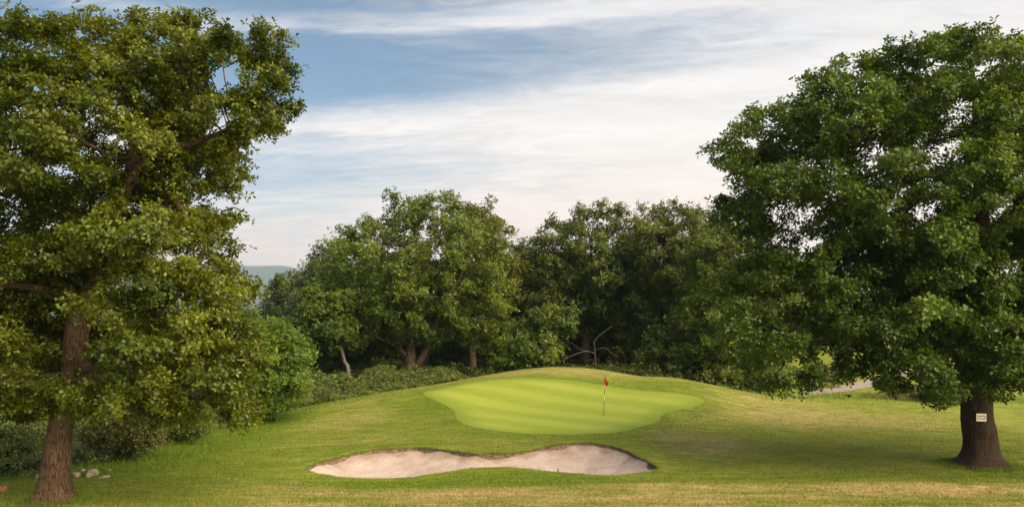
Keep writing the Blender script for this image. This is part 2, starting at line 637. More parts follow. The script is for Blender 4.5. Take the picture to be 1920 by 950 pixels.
def catmull(pts, n, closed=False):
    pts = np.asarray(pts, float)
    out = []
    m = len(pts)
    for i in range(m if closed else m - 1):
        if closed:
            p0, p1, p2, p3 = pts[(i - 1) % m], pts[i], pts[(i + 1) % m], pts[(i + 2) % m]
        else:
            p0, p1, p2, p3 = pts[max(i - 1, 0)], pts[i], pts[i + 1], pts[min(i + 2, m - 1)]
        for t in np.arange(n) / n:
            out.append(0.5 * ((2 * p1) + (-p0 + p2) * t + (2 * p0 - 5 * p1 + 4 * p2 - p3) * t * t + (-p0 + 3 * p1 - 3 * p2 + p3) * t ** 3))
    if not closed:
        out.append(pts[-1])
    return np.array(out)


def resample(poly, step, closed=True):
    p = np.vstack([poly, poly[:1]]) if closed else poly
    d = np.concatenate([[0], np.cumsum(np.linalg.norm(np.diff(p, axis=0), axis=1))])
    n = int(d[-1] / step)
    t = np.linspace(0, d[-1], n, endpoint=not closed)
    return np.stack([np.interp(t, d, p[:, k]) for k in range(p.shape[1])], 1)


def sdf(poly, x, y):
    """signed distance to a closed polygon, negative inside"""
    x, y = np.asarray(x, float).ravel(), np.asarray(y, float).ravel()
    a, b = poly, np.roll(poly, -1, 0)
    best = np.full(len(x), 1e9)
    inside = np.zeros(len(x), bool)
    for (ax, ay), (bx, by) in zip(a, b):
        ex, ey = bx - ax, by - ay
        t = np.clip(((x - ax) * ex + (y - ay) * ey) / (ex * ex + ey * ey + 1e-12), 0, 1)
        best = np.minimum(best, (x - ax - t * ex) ** 2 + (y - ay - t * ey) ** 2)
        c = ((ay > y) != (by > y))
        with np.errstate(divide='ignore', invalid='ignore'):
            c &= x < ex * (y - ay) / (ey if abs(ey) > 1e-12 else 1e-12) + ax
        inside ^= c
    d = np.sqrt(best)
    return np.where(inside, -d, d)


GREEN_PX = [(793, 737), (825, 755), (851, 770), (855, 783), (872, 796), (908, 805), (958, 811), (1042, 815), (1117, 814), (1175, 808), (1226, 794),
            (1243, 778), (1272, 769), (1298, 765), (1320, 752), (1296, 741), (1208, 732), (1125, 721), (1062, 712), (979, 709), (900, 714), (835, 726)]
BUNK_PX = [(573, 878), (600, 866), (640, 855), (690, 844), (740, 839), (790, 838), (830, 842), (870, 847), (905, 850), (940, 849), (975, 846), (1010, 840),
           (1050, 832), (1090, 829), (1130, 832), (1170, 842), (1205, 858), (1232, 873), (1236, 879), (1215, 885), (1180, 889), (1140, 891),
           (1090, 889), (1040, 885), (990, 880), (950, 877), (910, 877), (870, 880), (820, 888), (780, 894), (740, 897), (690, 897), (640, 895), (600, 889), (580, 883)]
GREEN = resample(catmull([hit(*p)[:2] for p in GREEN_PX], 6, True), 0.35)
BUNK = resample(catmull([hit(*p)[:2] for p in BUNK_PX], 6, True), 0.16)
# ragged lip
_k = np.arange(len(BUNK))
_nrm = np.roll(BUNK, -1, 0) - np.roll(BUNK, 1, 0)
_nrm = np.stack([_nrm[:, 1], -_nrm[:, 0]], 1) / (np.linalg.norm(_nrm, axis=1)[:, None] + 1e-9)
BUNK = BUNK + _nrm * ((vnoise(_k * 0.45, _k * 0, 5) - 0.5) * 0.12)[:, None]


def blob(x, y, items):
    """soft weights of turf patches; items: photo x, photo y, radius across, radius along, weight"""
    w = np.zeros(np.shape(x))
    for (px, py, rx, ry, a) in items:
        c = hit(px, py)
        w = w + a * np.exp(-(((x - c[0]) / rx) ** 2 + ((y - c[1]) / ry) ** 2))
    return w


DRY = [(1330, 840, 2.4, 2.6, 0.55), (1280, 820, 3, 1.6, .4), (1500, 790, 7, 3.5, .45), (1450, 755, 4, 4, .45), (700, 778, 3.5, 2.0, .35), (1060, 695, 8, 2.0, .6),
       (600, 800, 3, 2, .25), (620, 915, 3.5, 1.2, .5), (1250, 765, 2, 2, .2), (660, 755, 3, 2, .3), (960, 825, 4, .8, .25), (1700, 790, 6, 4, .25), (640, 830, 3, 1.0, .3)]
LUSH = [(850, 905, 5.0, 1.2, 1.0), (1010, 895, 3.0, 1.2, .8), (700, 910, 3, .8, .5), (790, 765, 2.0, 3.5, .75), (850, 815, 2.6, 1.2, .5), (1250, 720, 5, 2.0, .6), (330, 880, 4, 3, .6),
        (450, 830, 4, 4, .5), (1150, 822, 4, .5, .5), (250, 860, 6, 4, .5), (520, 790, 3, 5, .5), (640, 845, 2.5, .8, .6), (780, 832, 4, .5, .5), (1180, 835, 2, .7, .6), (1800, 885, 6, 2, .35), (400, 925, 5, 2, .25)]


def zones(x, y):
    sh = np.shape(x)
    x, y = np.ravel(x), np.ravel(y)
    near = 1 - smooth(29.3, 30.1, y - 0.02 * np.clip(x, -8, 20) + 2.6 * (fbm(x * 0.35, y * 0.6, 4, 4) - 0.5))
    dry = blob(x, y, DRY) + near * smooth(-11, -5, x) * (0.46 + 1.7 * (fbm(x * 0.5, y * 1.2, 11, 3) - 0.46))
    lush = blob(x, y, LUSH)
    band = np.exp(-((y - 31.2 - 0.02 * np.clip(x, -8, 20)) / 0.6) ** 2) * smooth(5, 8, x)
    lush = lush + 0.5 * band
    q = (x > -10) & (x < 16) & (y > 36) & (y < 62)
    col = np.zeros(len(x))
    if q.any():
        col[q] = np.exp(-(np.clip(sdf(GREEN, x[q], y[q]), 0, None) / 1.2) ** 2)
    lush = lush + 0.45 * col
    dry = dry * (1 - 0.7 * col)
    # the strip of taller grass along the left-hand scrub
    edge = left_edge(y)
    lush = lush + (1 - smooth(edge, edge + 2.4, x)) * 0.7
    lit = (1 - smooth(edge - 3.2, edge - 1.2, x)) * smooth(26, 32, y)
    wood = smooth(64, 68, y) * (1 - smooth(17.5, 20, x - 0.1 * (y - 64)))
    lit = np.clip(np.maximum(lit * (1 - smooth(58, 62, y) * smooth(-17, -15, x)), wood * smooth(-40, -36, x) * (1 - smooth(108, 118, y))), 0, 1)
    far = smooth(66, 95, y) * smooth(16, 24, x)
    dry = dry + far * smooth(38, 52, x) * 0.9
    lush = lush + far * (1 - smooth(38, 52, x)) * 0.2
    lush = np.where(y > 120, 0.4, lush)
    return [np.clip(a, 0, 1).reshape(sh) for a in (dry, lush, lit)]


_EDGE = np.array([(31, -21), (32.0, -15.6), (36.7, -14.4), (41, -13.6), (47, -13.2), (52, -12.2), (58, -9.5), (66, -8)])


def left_edge(y):
    return np.interp(y, _EDGE[:, 0], _EDGE[:, 1])


def axis(lo, hi, step, far_lo, far_hi, g=1.22):
    a = list(np.arange(lo, hi + 1e-6, step))
    s = step
    while a[-1] < far_hi:
        s *= g
        a.append(a[-1] + s)
    s = step
    b = []
    c = lo
    while c > far_lo:
        s *= g
        c -= s
        b.append(c)
    return np.array(b[::-1] + a)


def build_ground():
    X = axis(-20, 24, 0.2, -9000, 9000)
    Y = axis(25.5, 64, 0.2, -700, 14000)
    gx, gy = np.meshgrid(X, Y)
    z = H0(gx, gy)
    inb = (gx > BUNK[:, 0].min() - 1) & (gx < BUNK[:, 0].max() + 1) & (gy > BUNK[:, 1].min() - 1) & (gy < BUNK[:, 1].max() + 1)
    sd = np.full(gx.shape, 9.0)
    sd[inb] = sdf(BUNK, gx[inb], gy[inb])
    z = np.where(sd < 0.12, z - 1.5, z)
    ny, nx = gx.shape
    v = np.stack([gx.ravel(), gy.ravel(), z.ravel()], 1)
    i = np.arange(ny * nx).reshape(ny, nx)
    f = np.stack([i[:-1, :-1].ravel(), i[:-1, 1:].ravel(), i[1:, 1:].ravel(), i[1:, :-1].ravel()], 1)
    me = raw_mesh('ground', v, f, True)
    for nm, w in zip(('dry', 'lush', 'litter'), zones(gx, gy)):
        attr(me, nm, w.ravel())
    return tag(link('ground', me, M['ground']), 'mown grass ground of the golf course', kind='structure')


build_ground()


def fill_sheet(poly, step, zfun):
    """sheet over a polygon: a grid inside it, its rim exactly on the polygon"""
    import mathutils
    from mathutils.geometry import delaunay_2d_cdt
    x0, y0 = poly.min(0)
    x1, y1 = poly.max(0)
    gx, gy = np.meshgrid(np.arange(x0, x1, step), np.arange(y0, y1, step))
    gx = gx + (np.arange(gx.shape[0]) % 2)[:, None] * step * 0.5
    s = sdf(poly, gx, gy)
    inner = np.stack([gx.ravel()[s < -step * 0.55], gy.ravel()[s < -step * 0.55]], 1)
    n = len(poly)
    P = [mathutils.Vector(p) for p in np.vstack([poly, inner])]
    V, E, Fc, *_ = delaunay_2d_cdt(P, [], [list(range(n))], 1, 1e-5)
    v = np.array([(p.x, p.y) for p in V])
    z = zfun(v[:, 0], v[:, 1])
    return np.column_stack([v, z]), np.array([f for f in Fc if len(f) == 3])


def build_green():
    v, f = fill_sheet(GREEN, 0.35, lambda x, y: H0(x, y) + 0.010)
    me = raw_mesh('putting_green', v, f, True)
    attr(me, 'edge', smooth(-1.5, 0.1, sdf(GREEN, v[:, 0], v[:, 1])))
    tag(link('putting_green', me, M['green']), 'bright close-mown putting green with diagonal mowing bands', kind='structure')


build_green()


def build_bunker():
    def sz(x, y):
        s = -sdf(BUNK, x, y)
        dep = 0.05 + 0.13 * np.clip(fbm(x * 1.1, y * 1.1, 44, 3) * 1.6 - .3, 0, 1) + 0.56 * (1 - np.exp(-s / 0.95))
        return H0(x, y) - dep + 0.05 * (fbm(x * 1.7, y * 1.7, 21, 3) - 0.5)
    v, f = fill_sheet(BUNK, 0.16, sz)
    me = raw_mesh('sand_bunker', v, f, True)
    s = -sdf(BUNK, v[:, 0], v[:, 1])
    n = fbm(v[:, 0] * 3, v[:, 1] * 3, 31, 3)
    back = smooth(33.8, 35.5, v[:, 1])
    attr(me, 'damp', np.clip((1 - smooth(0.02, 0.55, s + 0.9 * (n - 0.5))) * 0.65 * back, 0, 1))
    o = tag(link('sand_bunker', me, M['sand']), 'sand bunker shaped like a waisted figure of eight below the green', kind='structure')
    # turf rolled over the rim, and the cut soil face under it
    n_ = len(BUNK)
    nr = np.roll(BUNK, -1, 0) - np.roll(BUNK, 1, 0)
    nr = np.stack([nr[:, 1], -nr[:, 0]], 1)
    nr /= np.linalg.norm(nr, axis=1)[:, None]
    c = BUNK.mean(0)
    if (sdf(BUNK, *(BUNK[0] + nr[0] * 0.05))[0]) < 0:
        nr = -nr
    k = np.arange(n_)
    wob = vnoise(k * 0.6, k * 0, 9)
    rings = []
    for off, dz in ((0.75, 0.004), (0.40, 0.020), (0.16, 0.035), (0.03, 0.020), (-0.035, -0.02)):
        p = BUNK + nr * off
        rings.append(np.column_stack([p, H0(p[:, 0], p[:, 1]) + dz + (0.02 * (wob - 0.5) if off < 0.3 else 0)]))
    R = np.vstack(rings)
    idx = np.arange(len(R)).reshape(5, n_)
    fs = []
    for r in range(4):
        a, b2 = idx[r], idx[r + 1]
        fs.append(np.stack([a, np.roll(a, -1), np.roll(b2, -1), b2], 1))
    me = raw_mesh('turf_lip', R, np.vstack(fs), True)
    for nm, w in zip(('dry', 'lush', 'litter'), zones(R[:, 0], R[:, 1])):
        attr(me, nm, np.clip(w + (0.25 if nm == 'lush' else 0), 0, 1))
    link('turf_lip', me, M['ground'], o)
    rings = []
    for off, dz in ((0.0, -0.005), (-0.015, -0.06), (-0.03, -0.13), (-0.12, -0.25)):
        p = BUNK + nr * (off + 0.03 * (wob - 0.5))[:, None] if False else BUNK + nr * off
        rings.append(np.column_stack([p, H0(p[:, 0], p[:, 1]) + dz]))
    R = np.vstack(rings)
    idx = np.arange(len(R)).reshape(4, n_)
    fs = []
    for r in range(3):
        a, b2 = idx[r], idx[r + 1]
        fs.append(np.stack([a, np.roll(a, -1), np.roll(b2, -1), b2], 1))
    link('soil_face', raw_mesh('soil_face', R, np.vstack(fs), True), M['soil'], o)


build_bunker()


def build_path():
    c = catmull([hit(1478, 744), hit(1500, 741), hit(1550, 734), hit(1590, 728), at(1640, 716, 74), at(1710, 706, 86)], 10)[:, :2]
    c = resample(c, 0.5, False)
    t = np.gradient(c, axis=0)
    n = np.stack([-t[:, 1], t[:, 0]], 1) / np.linalg.norm(t, axis=1)[:, None]
    k = np.arange(len(c))
    rows = []
    for j, o in enumerate((-1.05, -0.5, 0, 0.5, 1.05)):
        w = o + (0.35 * (vnoise(k * 0.5, k * 0 + j, 3) - 0.5) if abs(o) > 1 else 0)
        w = w * smooth(-2, 6, k)
        p = c + n * np.broadcast_to(w, (len(c),))[:, None]
        rows.append(np.column_stack([p, H0(p[:, 0], p[:, 1]) + 0.03]))
    R = np.stack(rows, 1)
    i = np.arange(R.shape[0] * 5).reshape(-1, 5)
    f = np.stack([i[:-1, :-1].ravel(), i[:-1, 1:].ravel(), i[1:, 1:].ravel(), i[1:, :-1].ravel()], 1)
    tag(link('path', raw_mesh('path', R.reshape(-1, 3), f, True), M['path']), 'grey gravel path winding off behind the green', kind='structure')


build_path()


def build_far_green():
    c = at(1650, 684, 92)
    a = np.linspace(0, 2 * math.pi, 40, endpoint=False)
    poly = np.stack([c[0] + 4.0 * np.cos(a), c[1] + 3.4 * np.sin(a) + 0.6 * np.cos(2 * a)], 1)
    v, f = fill_sheet(poly, 0.8, lambda x, y: H0(x, y) + 0.04 + 0.5 * (1 - smooth(-3, 0, sdf(poly, x, y))))
    me = raw_mesh('far_green', v, f, True)
    attr(me, 'edge', np.zeros(len(v)))
    tag(link('far_green', me, M['green']), 'small raised far green beyond the gravel path', kind='structure')


build_far_green()


def build_hills():
    # a flat-topped wooded hill across the valley
    az = np.linspace(-0.62, 0.55, 150)
    rr = np.linspace(0, 1, 46)
    A, R = np.meshgrid(az, rr)
    D = 3900 + 3300 * R
    x = A * D
    top = np.interp(A, [-0.62, -0.40, -0.325, -0.262, -0.248, -0.225, -0.1, 0.1, 0.3, 0.55], [.040, .048, .0515, .0515, .0455, .040, .026, .018, .02, .015])
    prof = smooth(0.02, 0.42, R) * 0.28 + smooth(0.36, 0.88, R) * 0.72
    ztop = top * (3900 + 3300 * 0.88)
    z = -14 + (ztop + 14) * prof + 26 * (fbm(x * 0.0028, D * 0.0028, 2, 4) - 0.5) * smooth(0, .3, R) * (1 - 0.75 * smooth(.8, .9, R))
    wood = smooth(0.38, 0.46, R + 0.10 * (fbm(x * 0.002, D * 0.002, 6, 3) - 0.5))
    hed = (fbm(x * 0.003, D * 0.008, 9, 2) > 0.56).astype(float)
    wood = np.maximum(wood, hed * (R < 0.45))
    v = np.stack([x.ravel(), D.ravel(), z.ravel()], 1)
    i = np.arange(v.shape[0]).reshape(A.shape)
    f = np.stack([i[:-1, :-1].ravel(), i[:-1, 1:].ravel(), i[1:, 1:].ravel(), i[1:, :-1].ravel()], 1)
    me = raw_mesh('hills', v, f, True)
    attr(me, 'wood', wood.ravel())
    tag(link('hills', me, M['hill']), 'flat-topped wooded hill across the valley', kind='structure')


build_hills()


# ------------------------------------------------------------------ trees
def tube_mesh(chains, name, sides_of):
    """chains: list of (points (n,3), radii (n,), seed) -> one mesh of tapered tubes"""
    V, Fq, off = [], [], 0
    for pts, rad, seed in chains:
        n = len(pts)
        if n < 2:
            continue
        ns = sides_of(rad.max())
        t = np.gradient(pts, axis=0)
        t /= np.linalg.norm(t, axis=1)[:, None] + 1e-9
        ref = np.array([1.0, 0, 0]) if abs(t[0, 0]) < 0.8 else np.array([0, 1.0, 0])
        s = np.zeros((n, 3))
        for i in range(n):
            r = ref - t[i] * (ref @ t[i])
            r /= np.linalg.norm(r) + 1e-9
            s[i] = r
            ref = r
        q = np.cross(t, s)
        a = np.linspace(0, 2 * math.pi, ns, endpoint=False)
        rr = rad[:, None] * np.ones((1, ns))
        if ns >= 12:
            zz = np.arange(n)[:, None] * 0.33
            rr = rr * (1 + 0.16 * (vnoise(np.cos(a)[None] * 1.6 + zz + seed, np.sin(a)[None] * 1.6 + seed + zz * 0, 3) - 0.5)
                       + 0.17 * (vnoise(a[None] * 3.5 + seed, zz * 1.5, 5) - 0.5))
        ring = pts[:, None, :] + rr[:, :, None] * (np.cos(a)[None, :, None] * s[:, None, :] + np.sin(a)[None, :, None] * q[:, None, :])
        V.append(ring.reshape(-1, 3))
        i = off + np.arange(n * ns).reshape(n, ns)
        j = np.roll(i, -1, 1)
        Fq.append(np.stack([i[:-1].ravel(), j[:-1].ravel(), j[1:].ravel(), i[1:].ravel()], 1))
        off += n * ns
    return raw_mesh(name, np.vstack(V), np.vstack(Fq), True)


def colonize(rng, seeds, att, step, di, dk, iters, up=0.0, jit=0.18):
    P = [np.array(s, float) for s in seeds]
    par = [-1] * len(P)
    P = np.array(P)
    par = list(par)
    alive = np.ones(len(att), bool)
    d = np.linalg.norm(att[:, None] - P[None], axis=2)
    near = d.argmin(1)
    nd = d.min(1)
    used = set()
    for _ in range(iters):
        ia = np.nonzero(alive & (nd < di))[0]
        if not len(ia):
            ia = np.nonzero(alive)[0]
            if not len(ia):
                break
            ia = ia[np.argsort(nd[ia])[:6]]
        dirs = att[ia] - P[near[ia]]
        dirs /= np.linalg.norm(dirs, axis=1)[:, None] + 1e-9
        src, inv = np.unique(near[ia], return_inverse=True)
        acc = np.zeros((len(src), 3))
        np.add.at(acc, inv, dirs)
        acc /= np.linalg.norm(acc, axis=1)[:, None] + 1e-9
        acc += rng.normal(0, jit, acc.shape)
        acc[:, 2] += up
        acc /= np.linalg.norm(acc, axis=1)[:, None] + 1e-9
        new, np_ = [], []
        for k, sidx in enumerate(src):
            q = P[sidx] + acc[k] * step
            key = (int(sidx), tuple(np.round(q / (step * 0.35)).astype(int)))
            if key in used:
                continue
            used.add(key)
            new.append(q)
            np_.append(int(sidx))
        if not new:
            break
        new = np.array(new)
        base = len(P)
        P = np.vstack([P, new])
        par += np_
        dn = np.linalg.norm(att[:, None] - new[None], axis=2)
        m_ = dn.min(1)
        upd = m_ < nd
        near[upd] = base + dn.argmin(1)[upd]
        nd[upd] = m_[upd]
        alive &= nd > dk
    return P, np.array(par)


def leaf_mesh(rng, name, pos, axisv, tint, k, L, wid=0.55, droop=0.0, spread=(30, 112), tri=False):
    """rosettes of k kite-shaped, folded leaves around each point"""
    n = len(pos)
    axisv = axisv / (np.linalg.norm(axisv, axis=1)[:, None] + 1e-9)
    ref = np.where(np.abs(axisv[:, 2:3]) < 0.9, np.array([[0, 0, 1.0]]), np.array([[1.0, 0, 0]]))
    e1 = np.cross(axisv, ref)
    e1 /= np.linalg.norm(e1, axis=1)[:, None] + 1e-9
    e2 = np.cross(axisv, e1)
    ph = rng.uniform(0, 6.283, (n, 1)) + np.arange(k)[None] * 6.283 / k + rng.normal(0, 0.25, (n, k))
    th = np.radians(rng.uniform(spread[0], spread[1], (n, k)))
    rad = np.cos(ph)[..., None] * e1[:, None] + np.sin(ph)[..., None] * e2[:, None]
    d = np.cos(th)[..., None] * axisv[:, None] + np.sin(th)[..., None] * rad
    d[..., 2] -= droop
    d /= np.linalg.norm(d, axis=2)[..., None] + 1e-9
    side = np.cross(d, axisv[:, None] + 0.35 * rng.normal(0, 1, (n, k, 3)))
    side /= np.linalg.norm(side, axis=2)[..., None] + 1e-9
    nr = np.cross(side, d)
    ll = L * rng.uniform(0.7, 1.25, (n, k, 1))
    p0 = pos[:, None] + d * ll * rng.uniform(0.0, 0.28, (n, k, 1)) + rng.normal(0, 0.05 * L, (n, k, 3))
    tip = p0 + d * ll + nr * ll * rng.uniform(-0.25, 0.05, (n, k, 1))
    mid = p0 + d * ll * 0.58
    w = side * ll * wid * 0.5
    lift = nr * ll * 0.10
    q = 3 if tri else 4
    if tri:
        V = np.stack([p0 + w * 0.8, tip, p0 + d * ll * 0.35 - w * 1.4 + lift], 2).reshape(-1, 3)
    else:
        V = np.stack([p0, mid + w + lift, tip, mid - w + lift], 2).reshape(-1, 3)
    f = np.arange(n * k * q).reshape(-1, q)
    me = raw_mesh(name, V, f)
    tt = np.clip(tint[:, None] + rng.normal(0, 0.16, (n, k)), 0, 1)
    attr(me, 'tint', np.repeat(tt.ravel(), q))
    return me


def in_lobes(lobes, n, rng, rho=(0.55, 1.0), reject=0.62):
    c = np.array([l[0] for l in lobes], float)
    r = np.array([l[1] for l in lobes], float)
    wt = (r[:, 0] * r[:, 2]) ** 1.0 * np.array([l[2] if len(l) > 2 else 1.0 for l in lobes])
    wt /= wt.sum()
    out = []
    while sum(map(len, out)) < n:
        i = rng.choice(len(lobes), n * 2, p=wt)
        d = rng.normal(0, 1, (n * 2, 3))
        d /= np.linalg.norm(d, axis=1)[:, None]
        q = rng.uniform(rho[0] ** 2, rho[1] ** 2, (n * 2, 1)) ** 0.5
        p = c[i] + r[i] * d * q
        k = (np.linalg.norm((p[:, None] - c[None]) / r[None], axis=2)).min(1)
        out.append(p[k > reject])
    return np.vstack(out)[:n]


def make_tree(name, label, D, base_px, trunks, lobes_px, clumps, rc, attp, leafmat, barkmat, rosettes, k, L, seed, step=0.4,
              group=None, cat='tree', droop=0.0, tip=0.010, flare=0.0, min_z=0.6, flat=0.65, rho=(0.5, 1.0), reject=0.55, ground=None, sig=0.18, upl=0.55, pipe=2.25, tri=False, holes=(), clear=()):
    """trunks: list of polylines [(px, py, depth offset, radius m), ...]; lobes: (px, py, rx px, ry px, depth offset m, depth radius m[, weight])"""
    rng = np.random.default_rng(seed)
    b = at(base_px[0], base_px[1], D)
    b[2] = float(H0(b[0], b[1])) if ground is None else ground
    root = empty(name, tuple(b), label, cat, group)
    s = D / F
    lobes = []
    for l in lobes_px:
        c = at(l[0], l[1], D) - b
        c[1] = l[4]
        lobes.append((c, (l[2] * s, l[5], l[3] * s), l[6] if len(l) > 6 else 1.0))
    chains, seeds, srad = [], [], []
    for ti, tr in enumerate(trunks):
        pts = []
        for (px, py, dy, r) in tr:
            q = at(px, py, D) - b
            q[1] = dy
            pts.append([*q, r])
        if ti == 0:
            pts[0][2] = -0.25
        pts = resample(catmull(np.array(pts), 8), step * 0.6, False)
        chains.append((pts[:, :3], pts[:, 3].copy(), seed * 0.37 + ti))
        for q in pts:
            if q[2] > min_z:
                seeds.append(q[:3])
    # clump centres spread evenly over the crown, then attraction points in each clump
    cand = in_lobes(lobes, clumps * 12, rng, rho, reject)
    cand = cand[cand[:, 2] > min_z]
    for (px, py, rx, ry, ylim, pr) in holes:   # thin spots of the crown
        h = at(px, py, D) - b
        inh = (((cand[:, 0] - h[0]) / (rx * s)) ** 2 + ((cand[:, 2] - h[2]) / (ry * s)) ** 2 < 1) & (cand[:, 1] < ylim)
        cand = cand[~(inh & (rng.uniform(0, 1, len(cand)) < pr))]
    keep = [cand[0]]
    for md in (1.25 * rc, 1.0 * rc, 0.75 * rc, 0.5 * rc):
        for p in cand:
            if len(keep) >= clumps:
                break
            if (np.linalg.norm(np.array(keep) - p, axis=1)).min() > md:
                keep.append(p)
    cc = np.array(keep)
    dd_ = np.linalg.norm(cc[:, None] - cc[None], axis=2) + np.eye(len(cc)) * 99
    cc = cc[np.sort(dd_, axis=1)[:, 1] < 2.0 * rc]     # no lone sprays away from the crown
    cr = rc * rng.uniform(0.7, 1.3, len(cc))
    ct = np.clip(rng.normal(0.42, 0.16, len(cc)), 0.05, 0.9)
    d = rng.normal(0, 1, (len(cc), attp, 3))
    d /= np.linalg.norm(d, axis=2)[..., None]
    att = (cc[:, None] + d * (rng.uniform(0.1, 1, (len(cc), attp, 1)) ** 0.4) * cr[:, None, None] * np.array([1, 1, flat])).reshape(-1, 3)
    P, par = colonize(rng, np.array(seeds), att, step, step * 14, step * 1.15, 220)
    n = len(P)
    n0 = len(seeds)
    kids = [[] for _ in range(n)]
    for i in range(n0, n):
        kids[par[i]].append(i)
    rad = np.zeros(n)
    for i in range(n - 1, -1, -1):
        rad[i] = tip if not kids[i] else (sum(rad[c] ** pipe for c in kids[i])) ** (1 / pipe)
    # chains of the grown branches: follow the thickest child
    bchains = []
    stack = [(s_, c) for s_ in range(n0) for c in kids[s_]]
    while stack:
        a, c = stack.pop()
        ch = [a, c]
        while kids[c]:
            ks = sorted(kids[c], key=lambda q: -rad[q])
            for o in ks[1:]:
                stack.append((c, o))
            c = ks[0]
            ch.append(c)
        pr = P[ch]
        rr = rad[ch].copy()
        rr[0] = rr[1]
        if len(ch) > 4:  # smooth the kinks a little
            pr = pr.copy()
            pr[1:-1] = 0.5 * pr[1:-1] + 0.25 * (pr[:-2] + pr[2:])
            pr[0] = P[ch[0]]
        bchains.append((pr, rr, 0))
    tm = tube_mesh(chains, 'trunk', lambda r: 20 if r > 0.15 else 10)
    if flare:
        co = np.empty(len(tm.vertices) * 3, np.float32)
        tm.vertices.foreach_get('co', co)
        co = co.reshape(-1, 3)
        ns = 20 if chains[0][1].max() > 0.15 else 10
        m0 = len(chains[0][0]) * ns
        c0 = np.repeat(chains[0][0], ns, 0)
        v = co[:m0] - c0
        an = np.arctan2(v[:, 1], v[:, 0])
        h = np.clip(co[:m0, 2], 0, None)
        g = flare * (np.exp(-h / 0.22) * (0.55 + 0.75 * (0.5 + 0.5 * np.cos(5 * an + seed)) ** 2 + 0.35 * np.cos(3 * an + 1.7)) + 0.22 * np.exp(-h / 0.8))
        co[:m0, :2] += v[:, :2] * g[:, None]
        tm.vertices.foreach_set('co', co.ravel())
        tm.update()
    link('trunk', tm, barkmat, root)
    if bchains:
        link('branches', tube_mesh(bchains, 'branches', lambda r: 8 if r > 0.08 else (5 if r > 0.025 else 3)), barkmat, root)
    # leaves sit around thin shoots
    thin = np.nonzero((rad < tip * 2.0) & (np.arange(n) >= n0))[0]
    pick = rng.choice(thin, rosettes)
    pos = P[pick] + rng.normal(0, sig, (rosettes, 3)) * np.array([1, 1, 0.75]) + np.array([0, 0, sig * 0.35])
    for (px, py, rx, ry, ylim, pr) in clear:   # gaps through which the trunk shows
        h = at(px, py, D) - b
        inh = (((pos[:, 0] - h[0]) / (rx * s)) ** 2 + ((pos[:, 2] - h[2]) / (ry * s)) ** 2 < 1) & (pos[:, 1] < ylim)
        ok = ~(inh & (rng.uniform(0, 1, len(pos)) < pr))
        pos, pick = pos[ok], pick[ok]
    rosettes = len(pos)
    ci = np.array([np.linalg.norm(cc - p, axis=1).argmin() for p in P[thin]])
    look = dict(zip(thin.tolist(), ci.tolist()))
    ci = np.array([look[i] for i in pick])
    outw = pos - cc[ci]
    outw /= np.linalg.norm(outw, axis=1)[:, None] + 1e-9
    cen = np.average([l[0] for l in lobes], axis=0)
    outc = pos - cen
    outc /= np.linalg.norm(outc, axis=1)[:, None] + 1e-9
    ax = 0.5 * outw + 0.4 * outc + np.array([0, 0, upl]) + rng.normal(0, 0.35, pos.shape)
    tint = ct[ci] + rng.normal(0, 0.10, rosettes)
    cm = leaf_mesh(rng, 'crown', pos, ax, tint, k, L, droop=droop, tri=tri)
    tag(link('crown', cm, leafmat, root), kind='stuff')
    return root


